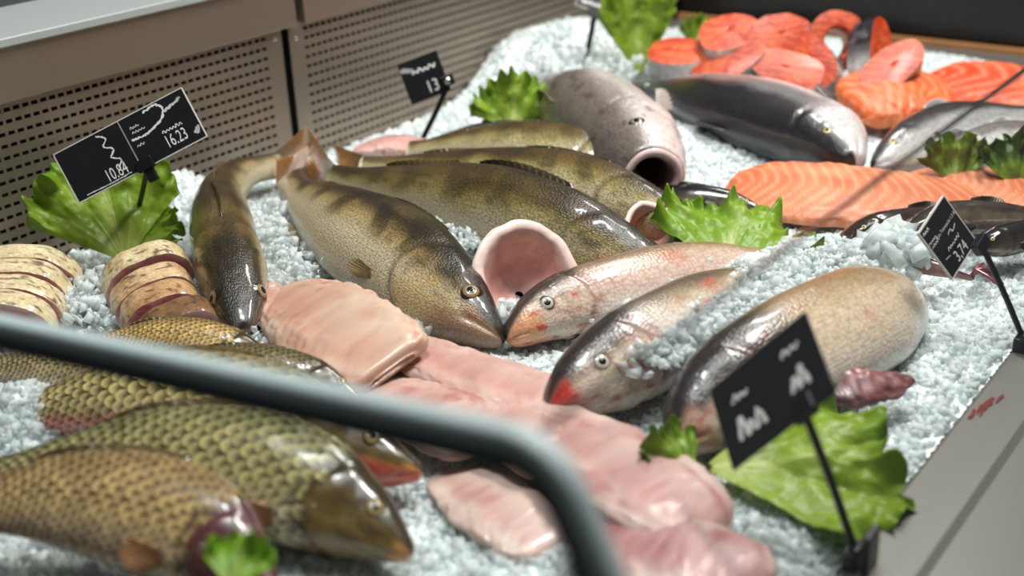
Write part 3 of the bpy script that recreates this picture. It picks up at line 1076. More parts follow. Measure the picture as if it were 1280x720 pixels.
# fillets --------------------------------------------------------------
fillet('fish_fillet', 'thick pink fillet with a blunt cut end lying over other fillets',
       P3((492, 462, .040), (440, 425, .046), (385, 390, .036), (340, 366, .022)), .056, .020, D=dv(-.15, -.3, 1), prof=BLUNT, seed=31,
       base=(194, 152, 130), red=(176, 104, 82), white=(210, 188, 166), redamt=.6)
fillet('fish_fillet', 'soft pink fillet half hidden under the thick one, next to the dull carp',
       P3((455, 498, .018), (410, 468, .022), (368, 440, .02), (340, 425, .016)), .046, .014, D=dv(0, -.2, 1), seed=32, redamt=.45)
fillet('fish_fillet', 'narrow pink fillet with a dark strip of skin, touching the red-lipped fish',
       P3((694, 506, .022), (625, 486, .026), (560, 462, .026), (500, 436, .024), (460, 424, .02)), .036, .015, D=dv(.1, -.2, 1), prof=BLUNT, seed=33, skin=(-1, (70, 52, 30)), redamt=.5)
fillet('fish_fillet', 'broad pink fillet running under the corner of the glass frame',
       P3((615, 560, .022), (560, 528, .026), (500, 500, .024), (450, 486, .018)), .048, .015, seed=34, redamt=.75)
fillet('fish_fillet', 'short rosy fillet between the frame corner and the long glossy fillet',
       P3((700, 592, .026), (660, 552, .03), (620, 525, .026), (585, 510, .02)), .036, .015, seed=35, redamt=.7)
fillet('fish_fillet', 'long glossy pink fillet reaching towards the front lettuce',
       P3((900, 668, .022), (830, 628, .03), (750, 580, .03), (670, 535, .026), (590, 508, .02)), .058, .018, seed=36, redamt=.75, base=(184, 144, 136), red=(160, 88, 84))
fillet('fish_fillet', 'dark pink fillet nearest the front rail in the corner by the lettuce',
       P3((960, 745, .018), (880, 712, .024), (800, 690, .026), (720, 650, .022)), .05, .018, seed=37, redamt=.9, base=(172, 126, 124), red=(146, 74, 78))
fillet('fish_fillet', 'pale fillet seen through the end glass inside the frame',
       P3((690, 690, .0), (640, 650, .008), (590, 615, .008), (550, 590, .0)), .040, .010, seed=38, redamt=.4, base=(198, 172, 160))
fillet('fish_fillet', 'thin strip of pink fillet along the flank of the zander seen from above',
       P3((352, 420, .02), (344, 385, .024), (336, 352, .02)), .018, .014, seed=39, redamt=.5)
fillet('fish_fillet', 'pinkish fillet tucked between the zander tails and the perforated wall',
       P3((535, 190, .03), (490, 184, .035), (440, 190, .03)), .035, .018, seed=40, redamt=.6, base=(216, 170, 160), red=(190, 90, 90))


# gutted fish, cut open: a thick-walled tube of flesh -----------------
def cut_fish(label, back, rim, r_in, wall, up, flare, tilt, seed):
    """back -> rim: axis of the body; tilt shears the cut so that one side reaches further"""
    at, L = spline(np.array([back, (np.array(back) + rim) / 2, rim]), 20)
    ax = nrm(np.array(rim) - back)
    A = nrm(np.asarray(up, float) - ax * np.dot(up, ax))
    B = np.cross(ax, A)
    nph = 64
    ph = np.linspace(0, 2 * np.pi, nph, endpoint=False)
    rx, ry = r_in

    def ring(c, k, off, sh):
        w = 1 + .16 * (fbm(np.stack([np.cos(ph) * 1.3 + seed, np.sin(ph) * 1.3, ph * 0 + off * 1.2], -1), 3) - .5) * 2 - .10 * np.exp(-((ph - 4.2) / .35) ** 2) * (k < 1.02)
        reach = (np.cos(ph) * tilt[0] + np.sin(ph) * tilt[1]) * sh
        return c + A * (np.cos(ph) * ry * k * w)[:, None] + B * (np.sin(ph) * rx * k * w)[:, None] + ax * reach[:, None]
    t = thing('cut_fish', label, 'fish', np.array([*((np.array(back) + rim) / 2)[:2], max(0.0, min(back[2], rim[2]) - ry)]), 'cut open fish on the ice')
    ko = 1 + wall / rx
    # outer skin
    R_ = [ring(at(np.array([u]))[0], ko * (f), u, max(0, u - .4) / .6) for u, f in ((0, .25), (.05, .55), (.2, .8), (.5, .95), (.8, 1), (.97, 1.0))]
    V = np.array(R_)
    C_ = np.broadcast_to(lin((70, 60, 34)), V.shape).copy()
    n = fbm(V.reshape(-1, 3) * 40, 3).reshape(V.shape[:2])
    C_ = mixc(C_, (128, 112, 66), sstep(.4, .7, n))
    mk('skin', V, grid_faces(len(R_), nph, True), M_ZANDER, t, col=C_, pos=V)
    # rim and cavity
    ks = [(.97, ko), (.995, ko * .99), (1.01, 1 + wall / rx * .6), (1.005, 1.05), (.98, 1.0), (.9, .97), (.8, .93), (.65, .86), (.5, .72), (.4, .45), (.36, .1)]
    R_ = [ring(at(np.array([min(u, 1)]))[0] + ax * max(0, u - 1) * L, k * (1 + flare * max(0, u - .8)), u, max(0, u - .4) / .6) for u, k in ks]
    V = np.array(R_)
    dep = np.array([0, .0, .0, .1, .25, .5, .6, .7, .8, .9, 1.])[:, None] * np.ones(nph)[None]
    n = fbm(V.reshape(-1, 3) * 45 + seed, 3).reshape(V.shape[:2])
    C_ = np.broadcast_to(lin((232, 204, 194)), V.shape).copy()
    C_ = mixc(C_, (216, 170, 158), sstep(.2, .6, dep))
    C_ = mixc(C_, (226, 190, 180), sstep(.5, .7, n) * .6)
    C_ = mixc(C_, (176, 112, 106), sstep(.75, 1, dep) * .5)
    C_ = mixc(C_, (90, 80, 84), sstep(.7, .78, n) * .6)
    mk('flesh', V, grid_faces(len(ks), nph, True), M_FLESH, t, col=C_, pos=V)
    return t


cut_fish('cut fish with a wide open pink belly cavity, beside the orange-snouted fish',
         W(662, 345, .052) - dv(.25, -.6, .75) * .075, W(662, 345, .052), (.050, .050), .012, dv(-.25, .6, .6), .2, (.016, .008), 3)
cut_fish('small cut fish with an open pale cavity beside the middle lettuce leaf',
         W(812, 284, .052) - dv(.25, -.6, .75) * .055, W(812, 284, .052), (.027, .025), .007, dv(-.2, .6, .6), .2, (.006, .004), 7)


# slices ----------------------------------------------------------------
def slice_piece(name, label, c, axis, up, hw, hh, th, group, skin_fn, flesh_fn, mskin, mflesh, horseshoe=0.0, seed=0, flat=0.55):
    """one cross-cut slice: outline in the plane across the axis, flesh faces and a band of skin"""
    axis = nrm(np.asarray(axis, float))
    A = nrm(np.asarray(up, float) - axis * np.dot(up, axis))
    B = np.cross(A, axis)
    c = np.asarray(c, float)
    t = thing(name, label, 'fish slice', c - A * hh * (flat if not horseshoe else 1), group)
    if not horseshoe:
        ph = np.linspace(-np.pi, np.pi, 97)[:-1]
        oy = np.where(np.cos(ph) > 0, np.cos(ph) * hh, -np.abs(np.cos(ph)) ** .6 * hh * flat)
        ox = np.sign(np.sin(ph)) * np.abs(np.sin(ph)) ** .8 * hw
        out = np.stack([ox, oy], -1)
        inn = out * .01 + np.array([0, hh * .1])
        closed = True
    else:
        ph = np.linspace(-np.pi * .90, np.pi * .90, 44)
        ox = np.sin(ph) * hw * np.where(np.abs(ph) > 1.6, 1 - .22 * (np.abs(ph) - 1.6), 1)
        oy = np.cos(ph) * hh * np.where(np.cos(ph) < 0, 1.25, 1)
        out = np.stack([ox, oy], -1)
        inn = out * horseshoe + np.array([0, -hh * .10])
        closed = False
    n = len(out)
    out = out * (1 + .05 * (fbm(np.stack([out[:, 0] * 60 + seed, out[:, 1] * 60, out[:, 0] * 0 + seed], -1), 2) - .5)[:, None] * 2)

    def to3(q, d):
        return c + q[..., :1] * B + q[..., 1:] * A + d * axis
    # skin band
    rows_ = [(d, 1.012 - .03 * (abs(d) * 2) ** 4) for d in np.linspace(-.5, .5, 15)]
    V = np.array([to3(out * k, d * th) for d, k in rows_])
    C_, pos = skin_fn(V, ph, seed)
    mk('skin', V, grid_faces(len(rows_), n, closed), mskin, t, col=C_, pos=pos)
    # flesh: both cut faces and, for a horseshoe, the inner wall and flap tips
    m = 7
    kk = np.linspace(0, 1, m)
    G = np.array([out * (1 - k) * .985 + inn * k for k in kk])
    Vf = np.array([to3(G[k], .5 * th + .07 * th * (1 - (1 - kk[k]) ** 2)) for k in range(m)])
    Vb = np.array([to3(G[k], -.5 * th - .07 * th * (1 - (1 - kk[k]) ** 2)) for k in range(m)])
    V = np.concatenate([Vf, Vb])
    F = grid_faces(m, n, closed).tolist()
    F2 = (grid_faces(m, n, closed)[:, ::-1] + m * n).tolist()
    F = F + F2
    i0, i1 = (m - 1) * n, (2 * m - 1) * n
    for j in range(n if closed else n - 1):
        j2 = (j + 1) % n
        F.append([i0 + j, i0 + j2, i1 + j2, i1 + j])
    if not closed:
        for j in (0, n - 1):
            for k in range(m - 1):
                F.append([k * n + j, (k + 1) * n + j, (m + k + 1) * n + j, (m + k) * n + j])
    kf = np.concatenate([kk, kk])[:, None] * np.ones(n)[None]
    mk('flesh', V, F, mflesh, t, col=flesh_fn(V, kf, seed), pos=V)
    return t


def white_skin(tone):
    def f(V, ph, seed):
        q = np.stack([ph[None] * 7 + 0 * V[..., 0], np.arange(V.shape[0])[:, None] * .55 + 0 * V[..., 0], V[..., 0] * 0 + seed * 3], -1)
        n = fbm(q, 2)
        n2 = fbm(V * 60 + seed, 3)
        C_ = np.broadcast_to(lin(tone[0]), V.shape).copy()
        C_ = mixc(C_, tone[1], sstep(.35, .7, n2) * .7)
        C_ = mixc(C_, (244, 236, 214), sstep(1.0, 1.9, np.abs(ph))[None] * np.ones(V.shape[:2]) * .5)
        C_ = mixc(C_, (84, 62, 42), sstep(.64, .72, n) * .85 * (np.abs(ph) < 1.5)[None])
        return C_, V
    return f


def white_flesh(V, k, seed):
    n = fbm(V * 70 + seed, 3)
    C_ = np.broadcast_to(lin((190, 120, 118)), V.shape).copy()
    C_ = mixc(C_, (226, 190, 180), sstep(.12, .0, k))
    C_ = mixc(C_, (158, 66, 70), sstep(.5, .65, n) * .6)
    return mixc(C_, (226, 180, 176), sstep(.6, .75, n) * .6)


tones = [((214, 198, 158), (196, 172, 126)), ((206, 176, 136), (186, 142, 100)), ((190, 152, 108), (160, 116, 76)), ((128, 94, 64), (96, 68, 46))]
whichH = ['topmost, with white belly, at the lettuce foot', 'second slice below the white-bellied one',
          'third slice, brown skin, of the row by the zander', 'end one with dark red cut face above the small brown carp']
axH = dv(.45, -.86, .10)
for k, (px, py, z, hw, hh, ll) in enumerate([(186, 350, .030, .053, .042, 0), (193, 374, .026, .048, .038, 1), (203, 394, .022, .046, .036, 2), (222, 416, .018, .048, .034, 3)]):
    slice_piece('sliced_fish_steak', 'cream skinned fish slice, ' + whichH[ll], W(px, py, z), axH + np.array([0, 0, -.36]), dv(-.1, -.3, .9), hw, hh, .030,
                'sliced white fish beside the zander', white_skin(tones[k]), white_flesh, M_SILVER, M_FLESH, seed=50 + k, flat=.6)
whichG = ['slice nearest the perforated wall in its row', 'middle slice showing red flesh, of the row at the perforated wall', 'slice under the frame end of the row at the perforated wall',
          'last slice, half under ice, of the row at the perforated wall']
axG = dv(.10, -.95, .2)
for k, (px, py, z) in enumerate([(30, 352, .035), (18, 371, .032), (8, 392, .028), (-5, 412, .024)]):
    slice_piece('sliced_fish_steak', 'pale spotted fish slice, ' + whichG[k], W(px, py, z), axG + np.array([0, 0, -.40]), dv(.12, -.3, .9), .064, .045, .028,
                'sliced white fish at the wall', white_skin(tones[0]), white_flesh, M_SILVER, M_FLESH, seed=60 + k, flat=.6)


def salmon_skin(V, ph, seed):
    n = fbm(V * 50 + seed, 2)
    C_ = np.broadcast_to(lin((44, 40, 42)), V.shape).copy()
    C_ = mixc(C_, (208, 206, 204), sstep(1.4, 2.2, np.abs(ph))[None] * np.ones(V.shape[:2]) * .8)
    return mixc(C_, (120, 116, 118), sstep(.55, .7, n) * .5), V


def salmon_flesh(V, k, seed):
    n = fbm(V * 45 + seed, 3)
    C_ = np.broadcast_to(lin((184, 56, 18)), V.shape).copy()
    C_ = mixc(C_, (202, 86, 36), sstep(.4, .7, n) * .7)
    C_ = mixc(C_, (160, 40, 20), sstep(.5, .3, n) * .6)
    return mixc(C_, (232, 140, 92), sstep(.6, .95, .5 + .5 * np.sin(V[..., 2] * 700 + n * 14)) * .35)


whichS = ['lying flat beside the green lettuce by the wall', 'with a thick black skin edge, largest of the heap', 'lying on the black-edged one',
          'standing upright at the back of the heap', 'horseshoe shaped with a dark hollow, standing at the back of the heap',
          'leaning with a yellow edge in front of the horseshoe one', 'with a white belly lining, leaning beside the horseshoe one', 'lying on the fillet side of the heap',
          'propped in front with a pale yellow tip']
SS = [  # px, py, z, axis(r,a,u), up(r,a,u), hw, hh, th, inner
    (846, 72, .085, (-.1, -.35, .9), (.3, .9, .2), .050, .042, .032, 0),
    (912, 74, .085, (-.35, -.75, .75), (-.4, .8, .5), .068, .050, .042, 0),
    (912, 48, .115, (-.1, -.5, .9), (-.2, .9, .3), .056, .045, .034, 0),
    (972, 46, .115, (.2, -.85, .65), (-.2, .6, .9), .062, .040, .032, 0),
    (1042, 44, .115, (.05, -.95, .40), (.0, .4, 1), .052, .046, .032, .48),
    (1020, 74, .085, (-.5, -.7, .55), (-.6, .5, .8), .034, .062, .028, 0),
    (1088, 64, .095, (.75, -.6, .35), (.35, .5, .9), .042, .062, .030, 0),
    (1112, 86, .080, (-.15, -.7, .8), (.8, .5, .35), .036, .064, .028, 0),
    (985, 86, .075, (-.1, -.8, .7), (-.9, .45, .1), .034, .066, .028, 0),
]
for k, (px, py, z, ax, up, hw, hh, th, inn) in enumerate(SS):
    slice_piece('salmon_steak', 'orange salmon steak ' + whichS[k], W(px, py + 6, z + .005), dv(*ax), dv(*up), hw * .92, hh, th * 1.35, 'salmon steaks heaped at the far end',
                salmon_skin, salmon_flesh, M_CATFISH, M_SALMONFLESH, horseshoe=inn, seed=70 + k, flat=.85)

SAL = dict(mat=M_SALMONFLESH, group='orange salmon fillets', base=(214, 96, 44), red=(196, 62, 28), white=(226, 126, 74), redamt=.5, cat='fillet', pe=.7)
fillet('salmon_fillet', 'short orange salmon fillet lying in front of the heaped steaks', P3((1062, 140, .04), (1105, 122, .055), (1150, 118, .055), (1195, 132, .04)), .07, .03, D=dv(0, -.3, 1), seed=81, stripes=9, **SAL)
fillet('salmon_fillet', 'bright red-orange salmon fillet beside the brown end strip of the counter', P3((1150, 108, .035), (1215, 108, .05), (1290, 122, .05), (1370, 150, .04)), .075, .028, D=dv(0, -.3, 1), seed=82, stripes=9,
       **{**SAL, 'base': (206, 70, 34), 'red': (180, 42, 24)})
SAL2 = {**SAL, 'base': (198, 108, 66), 'red': (180, 82, 48), 'white': (210, 138, 98)}
fillet('salmon_fillet', 'long orange salmon fillet with pale stripes, on the ice behind the middle lettuce', P3((905, 238, .02), (985, 240, .028), (1080, 248, .03), (1180, 256, .028), (1280, 262, .02)), .075, .02, D=dv(0, -.2, 1), seed=83, stripes=22, **SAL2)
fillet('salmon_fillet', 'orange salmon fillet beside the catfish and under the dark green leaf', P3((1120, 236, .018), (1200, 240, .026), (1300, 250, .026), (1400, 262, .02)), .06, .02, D=dv(0, -.2, 1), seed=84, stripes=22, **SAL2)


# whole salmon and other far fish ---------------------------------------
def col_two(b, back, mid, belly, lo=.1, hi=.5, headc=None, pink=0.0):
    n1, n2 = b.noise(9, 2), b.noise(26, 6, 3, 4)
    v = b.vn + (n1 - .5) * .35
    c = np.broadcast_to(lin(mid), b.P.shape).copy()
    c = mixc(c, belly, sstep(-.1, -.6, v))
    c = mixc(c, back, sstep(lo, hi, v))
    if headc is not None:
        c = mixc(c, headc, (1 - sstep(.18, .25, b.U)) * sstep(.5, .0, v) * .8)
    c = mixc(c, (206, 160, 156), sstep(.4, .8, n2) * pink * .6 * (1 - sstep(.2, .3, b.U)) * sstep(.5, .1, v))
    return mixc(c, (40, 38, 38), sstep(.66, .72, n2) * .5 * sstep(.0, .3, v))


b = Body(P3((1070, 204, .05), (1010, 166, .055), (930, 138, .06), (855, 116, .06), (800, 106, .05)), dv(-.30, -.80, -.05), SALMON, 1.35, 1.4, .9, gill=.22, mouth=(.06, 1.9, .1), seed=91, lump=.02)
t = thing('whole_salmon', 'whole salmon with black back and silver belly in front of the salmon steaks', 'fish', b.base())
b.mesh('body', M_SILVER, t, col_two(b, (34, 32, 34), (120, 116, 116), (214, 212, 210), .05, .35, (206, 206, 206), .6))
eye(b, t, .10, 1.2, .012 * b.L)
pect(b, t, 1, .27, 2.2, .1 * b.L, .03 * b.L, (60, 56, 58), (110, 104, 104), .1, .2)
pect(b, t, -1, .27, 2.2, .1 * b.L, .03 * b.L, (60, 56, 58), (110, 104, 104), .1, .2)
ridge_fin(b, t, .42, .55, .05 * b.L, (40, 38, 40), (60, 56, 58), .8)
tail_fin(b, t, .12 * b.L, .13 * b.L, (50, 48, 50), (80, 76, 78))

# fish with its mouth wide open: body whose front ring turns into the mouth
OPENF = [(0, .055, .060, .050), (.02, .066, .070, .060), (.10, .085, .082, .076), (.25, .105, .1, .085), (.45, .115, .11, .085), (.65, .092, .09, .06), (.85, .05, .05, .03), (1, .036, .036, .010)]
pts = P3((814, 224, .055), (790, 194, .06), (752, 155, .065), (705, 125, .06), (655, 108, .05))
b = Body(pts, dv(-.85, .1, .45), OPENF, 1.35, 1.6, .95, gill=.24, seed=92, lump=.05)
t = thing('whole_fish', 'grey-backed white fish with gaping mouth beside the pale zander', 'fish', b.base())
cc = col_two(b, (110, 100, 92), (198, 188, 184), (220, 212, 208), .35, .8, (220, 206, 200), .7)
nv1 = b.nv + 1
V = b.P.reshape(-1, 3)
F = grid_faces(b.nu, nv1).tolist() + [[(b.nu - 1) * nv1 + j for j in range(nv1)][::-1]]
mk('body', V, F, M_SILVER, t, col=cc, pos=b.pos)
c0, r0 = b.C[0], b.P[0] - b.C[0]
inn = np.array([c0 + r0 * k + b.T[0] * d for k, d in ((1, 0), (.95, -.004), (.80, -.004), (.68, .004), (.6, .02), (.45, .045), (.2, .06), (.02, .065))])
cm = np.broadcast_to(lin((222, 190, 186)), inn.shape).copy()
cm = mixc(cm, (70, 24, 26), np.array([0, 0, .1, .55, .9, 1, 1, 1])[:, None] * np.ones(nv1)[None])
mk('mouth', inn, grid_faces(len(inn), nv1), M_FLESH, t, col=cm, pos=inn)
eye(b, t, .09, .95, .016 * b.L, iris=(120, 110, 96), ring=(180, 170, 150))
pect(b, t, -1, .28, 2.0, .12 * b.L, .04 * b.L, (150, 140, 134), (190, 180, 172))
pect(b, t, 1, .28, 2.0, .12 * b.L, .04 * b.L, (150, 140, 134), (190, 180, 172))
ridge_fin(b, t, .42, .6, .04 * b.L, (90, 82, 76), (120, 110, 100), .8)


def far_fish(name, label, pts, D, prof, hs, ws, back, mid, belly, seed, mat=None, lo=.1, hi=.5, tail=False, barbels=False, group=None, headc=None, eyer=.014, fins=True):
    b = Body(pts, D, prof, hs, ws, .9, gill=.22, mouth=(.06, 1.9, .1), seed=seed, lump=.05, nu=70, nv=44)
    t = thing(name, label, 'fish', b.base(), group)
    b.mesh('body', mat or M_SILVER, t, col_two(b, back, mid, belly, lo, hi, headc))
    eye(b, t, .1, 1.1, eyer * b.L)
    if fins:
        for sd in (-1, 1):
            pect(b, t, sd, .27, 2.0, .12 * b.L, .04 * b.L, mid, back, .15, .2)
        ridge_fin(b, t, .4, .6, .05 * b.L, back, mid, .7)
    if tail:
        tail_fin(b, t, .1 * b.L, .15 * b.L, back, mid)
    if barbels:
        for sd in (-1, 1):
            p, n, tt = b.surf(.03, sd * 1.5)
            v, f = tubev([p[0], p[0] + n[0] * .015 - UP * .005, p[0] + n[0] * .03 + tt[0] * .02 - UP * .012], lambda u: .0016 * (1 - u) + .0004, 6, 12)
            mk('barbel', v, f, M_CATFISH, t, col=np.broadcast_to(lin((60, 40, 38)), v.shape), pos=v)
    return b, t


far_fish('whole_fish', 'silver fish with dark head behind the salmon, resting on ice at the salmon fillets', P3((1092, 208, .04), (1135, 185, .05), (1190, 165, .05), (1250, 150, .045), (1310, 142, .04)),
         dv(-.5, .6, .6), SALMON, 1.05, 1.1, (60, 56, 56), (170, 168, 166), (220, 220, 218), 95, group='silver fish at the far end')
far_fish('whole_fish', 'blunt silver-grey fish lying by the parsley green leaves at the far end', P3((1172, 200, .045), (1215, 188, .055), (1280, 176, .055), (1350, 168, .05)),
         dv(-.4, .6, .7), SALMON, 1.25, 1.2, (120, 112, 106), (206, 204, 200), (226, 226, 224), 96, group='silver fish at the far end', headc=(150, 130, 116))
far_fish('dark_fish', 'black speckled fish behind the middle lettuce leaf', P3((950, 262, .03), (900, 250, .035), (840, 245, .035), (780, 243, .03)),
         dv(.1, .7, .7), SALMON, .85, 1.0, (24, 21, 20), (70, 60, 50), (120, 108, 96), 97, mat=M_CATFISH, lo=-.3, hi=.2, group='dark fish at mid counter')
far_fish('dark_fish', 'small brown-black fish lying under the lettuce stalk side', P3((770, 262, .028), (815, 262, .034), (865, 268, .034), (920, 280, .03)),
         dv(-.1, .7, .7), SALMON, .75, 1.0, (40, 34, 28), (92, 80, 62), (140, 126, 104), 98, mat=M_CATFISH, lo=-.2, hi=.3, group='dark fish at mid counter')
CATG = 'dark brown catfish behind the price card'
far_fish('catfish', 'dark brown catfish with rounded head between the lettuce and the price card', P3((1052, 298, .03), (1100, 286, .036), (1170, 276, .036), (1250, 268, .03)),
         dv(.0, .4, .9), CATFISH, 1.5, 1.3, (52, 40, 32), (84, 68, 54), (140, 116, 100), 101, mat=M_CATFISH, barbels=True, group=CATG, lo=-.2, hi=.5)
far_fish('catfish', 'glossy mottled catfish behind the card on the black stem', P3((1135, 285, .045), (1185, 272, .05), (1250, 270, .05), (1340, 280, .04)),
         dv(.0, .4, .9), CATFISH, 1.5, 1.3, (58, 48, 40), (110, 96, 80), (150, 130, 112), 102, mat=M_CATFISH, barbels=True, group=CATG, lo=-.1, hi=.6)
far_fish('catfish', 'black catfish reaching out past the rail side of the counter', P3((1215, 312, .035), (1250, 300, .04), (1310, 290, .04), (1390, 290, .035)),
         dv(.0, .4, .9), CATFISH, 1.5, 1.3, (30, 25, 23), (60, 50, 42), (110, 94, 80), 103, mat=M_CATFISH, barbels=True, group=CATG, lo=-.3, hi=.4)
b, t = far_fish('small_red_fish', 'small wine-red fish tail with trailing fin rays on the ice under the price card', P3((1105, 318, .03), (1140, 328, .032), (1185, 340, .028), (1215, 348, .02)),
                dv(.2, .5, .8), SALMON, .8, 1.0, (78, 52, 50), (130, 96, 92), (160, 120, 116), 104, mat=M_CATFISH, fins=False, tail=False)
for k in range(7):
    e = W(1225 + 6 * k, 340 + 5.0 * k - (k % 3) * 5, .012)
    s0 = b.C[-1]
    v, f = tubev([s0 + (0, 0, .002 * k), (s0 + e) / 2 + (0, 0, .010 + .002 * (k % 3)), e], lambda u: .0022 * (1 - u) + .0006, 6, 12)
    mk('fin_ray', v, f, M_CATFISH, t, col=np.broadcast_to(lin((126, 44, 58)), v.shape), pos=v)
far_fish('dark_fish', 'dark grey fish showing its back beneath the small lettuce leaf at the wall', P3((700, 172, .04), (640, 164, .045), (580, 168, .04), (540, 176, .03)),
         dv(.1, .7, .7), SALMON, .8, .9, (60, 52, 50), (130, 118, 112), (190, 180, 176), 105, group='dark fish at the wall')

# the big cream fish shows a purple belly fin
bp = P3((1015, 492, .03), (1060, 486, .034), (1105, 482, .034), (1142, 474, .03))
_L = spline(np.array(bp), 40)[1]
FINB = [(0, .02, .02, .05), (.1, .4, .3, .6), (.4, .6, .4, 1), (.7, .45, .3, .7), (.9, .25, .2, .4), (1, .1, .1, .15)]
bf = Body(bp, dv(0, -.5, .8), [(u, a * .014 / _L, c * .014 / _L, w * .020 / _L) for u, a, c, w in FINB], 1, 1, .8, nu=60, nv=32, tpow=1.2, lump=.9, seed=5)
cf = np.broadcast_to(lin((130, 78, 76)), bf.P.shape).copy()
cf = mixc(cf, (92, 56, 66), sstep(.35, .7, bf.noise(5, 1.5)) * .85)
cf = mixc(cf, (176, 120, 114), sstep(.5, .75, bf.noise(14, 3, 3, 3)) * .6)
bf.mesh('pelvic_fin', M_FLESH, tT, cf)


# ------------------------------------------------------------------ lettuce
def lettuce(label, base, direc, normal, R, half, amp, bend, seed, green=(144, 176, 52), pale=(204, 216, 128), cup=0.0):
    direc = nrm(np.asarray(direc, float))
    N = np.asarray(normal, float)
    N = nrm(N - direc * np.dot(N, direc))
    S_ = np.cross(N, direc)
    nr, na = 56, 220
    rho, th = np.meshgrid(np.linspace(0.04, 1, nr), np.linspace(-half, half, na), indexing='ij')
    r_ = np.random.default_rng(seed)
    p1, p2, p3 = r_.random(3) * 6.28
    edge = 1 + .10 * (fbm(np.stack([th * 3 + seed, th * 0, th * 0 + seed], -1), 2) - .5) * 2 + .035 * (fbm(np.stack([th * 22 + seed, th * 0, th * 0], -1), 2) - .5) * 2
    rad = R * rho * edge * (1 - .22 * (np.abs(th) / half) ** 3)
    qq = th / half * (half / .8) ** .7
    w1 = fbm(np.stack([rad * np.cos(th) * 16 + seed, rad * np.sin(th) * 16, th * 0 + 2], -1), 2) - .5
    ruf = rho ** 1.4 * (np.sin(qq * 5.5 + p1 + rho * 2) * .7 + w1 * 2.6) + rho ** 5 * np.sin(qq * 15 + p2 + 5 * w1) * .9 + rho ** 9 * np.sin(qq * 38 + p3 + 8 * w1) * .6
    n1 = fbm(np.stack([rad * np.cos(th) * 38 + seed, rad * np.sin(th) * 38, th * 0], -1), 3) - .5
    veins = np.abs(np.sin(qq * 8 + .6 * np.sin(rho * 5))) ** .5
    h = amp * ruf + bend * R * rho ** 2 + cup * R * (th / half) ** 2 * rho + n1 * .03 * rho + (1 - veins) * .003 * rho * (1 - rho)
    curl = .35 * amp * rho ** 6 * np.sin(qq * 28 + p1 + 6 * w1)
    P = np.asarray(base) + (rad * np.cos(th) + curl)[..., None] * direc + (rad * np.sin(th) + .4 * curl)[..., None] * S_ + h[..., None] * N
    C_ = np.broadcast_to(lin(green), P.shape).copy()
    C_ = mixc(C_, (158, 188, 58), sstep(.4, .7, n1 + .5) * .7)
    C_ = mixc(C_, pale, np.exp(-(th / .12) ** 2) * (1 - rho) * .9 + sstep(.45, .1, rho) * .6)
    C_ = mixc(C_, pale, (1 - veins) ** 2 * sstep(1, .3, rho) * .5)
    C_ = mixc(C_, (84, 130, 26), sstep(.8, 1, rho) * sstep(.45, .6, n1 + .5) * .6)
    o = mk('lettuce_leaf', P, grid_faces(nr, na), M_LEAF, col=C_, pos=P)
    solid(o, .0007)
    tag(o, label, 'lettuce', 'lettuce leaves among the fish')
    return recenter(o)


lettuce('upright curly lettuce leaf leaning on the perforated wall under the double price card', W(158, 328, .02), dv(-.30, .42, .90), dv(.35, -.8, .25), .155, .90, .013, .0, 1)
lettuce('flat piece of lettuce at the foot of the double price card stem', W(138, 322, .02), dv(.85, .10, .25), dv(0, -.5, .9), .100, .75, .010, .05, 2)
lettuce('broad frilly lettuce leaf between the orange-snouted fish and the salmon fillet', W(908, 330, .03), dv(.28, .85, .22), dv(0, -.6, .8), .135, 1.2, .013, .03, 3, green=(132, 170, 44), pale=(196, 212, 130))
lettuce('frilly lettuce leaf under the black card clipped to the rail', W(880, 585, .02), dv(.93, -.05, .12), dv(.0, -.3, .95), .165, .75, .010, -.03, 4, green=(140, 168, 40), pale=(200, 212, 116))
lettuce('small piece of lettuce at the mouth of the big cream fish', W(868, 588, .035), dv(-.4, .4, .3), dv(.1, -.5, .8), .045, .9, .008, .05, 9, green=(136, 172, 50))
lettuce('small bright lettuce leaf on the ice near the second price card', W(640, 160, .05), dv(.1, .3, .65), dv(0, -.8, .5), .085, 1.35, .013, .06, 5)
lettuce('tall lettuce leaf standing at the far end of the wall', W(800, 96, .05), dv(-.05, .1, .95), dv(.1, -.95, .1), .165, .58, .016, .05, 6)
lettuce('bit of lettuce behind the salmon steak by the wall', W(868, 62, .08), dv(.2, .1, .7), dv(0, -.9, .3), .06, .9, .012, .05, 7)
lettuce('dull green leaf beside the blunt silver-grey fish', W(1195, 232, .03), dv(.0, .3, .7), dv(0, -.8, .4), .07, .95, .012, .05, 8, green=(120, 140, 50))
lettuce('dark green leaf behind the row of catfish', W(1268, 238, .03), dv(.1, .3, .7), dv(0, -.8, .4), .075, .95, .012, .05, 10, green=(78, 112, 40), pale=(130, 150, 70))
lettuce('bright green leaf tip beside the torn gill of the golden carp', W(290, 738, .09), dv(.1, .4, .35), dv(0, -.5, .8), .04, .9, .006, .03, 11, green=(140, 184, 40))


# ------------------------------------------------------------------ price cards
def text_mesh(s, size, xs=1.0):
    cu = bpy.data.curves.new('lettering', 'FONT')
    cu.body = s
    cu.size = size
    cu.align_x = 'CENTER'
    cu.align_y = 'CENTER'
    cu.resolution_u = 3
    ob = bpy.data.objects.new('lettering', cu)
    COL.objects.link(ob)
    bpy.context.view_layer.update()
    dg = bpy.context.evaluated_depsgraph_get()
    me = bpy.data.meshes.new_from_object(ob.evaluated_get(dg))
    v = np.array([x.co[:] for x in me.vertices])
    f = [list(p.vertices) for p in me.polygons]
    bpy.data.objects.remove(ob)
    v[:, 0] *= xs
    return v, f


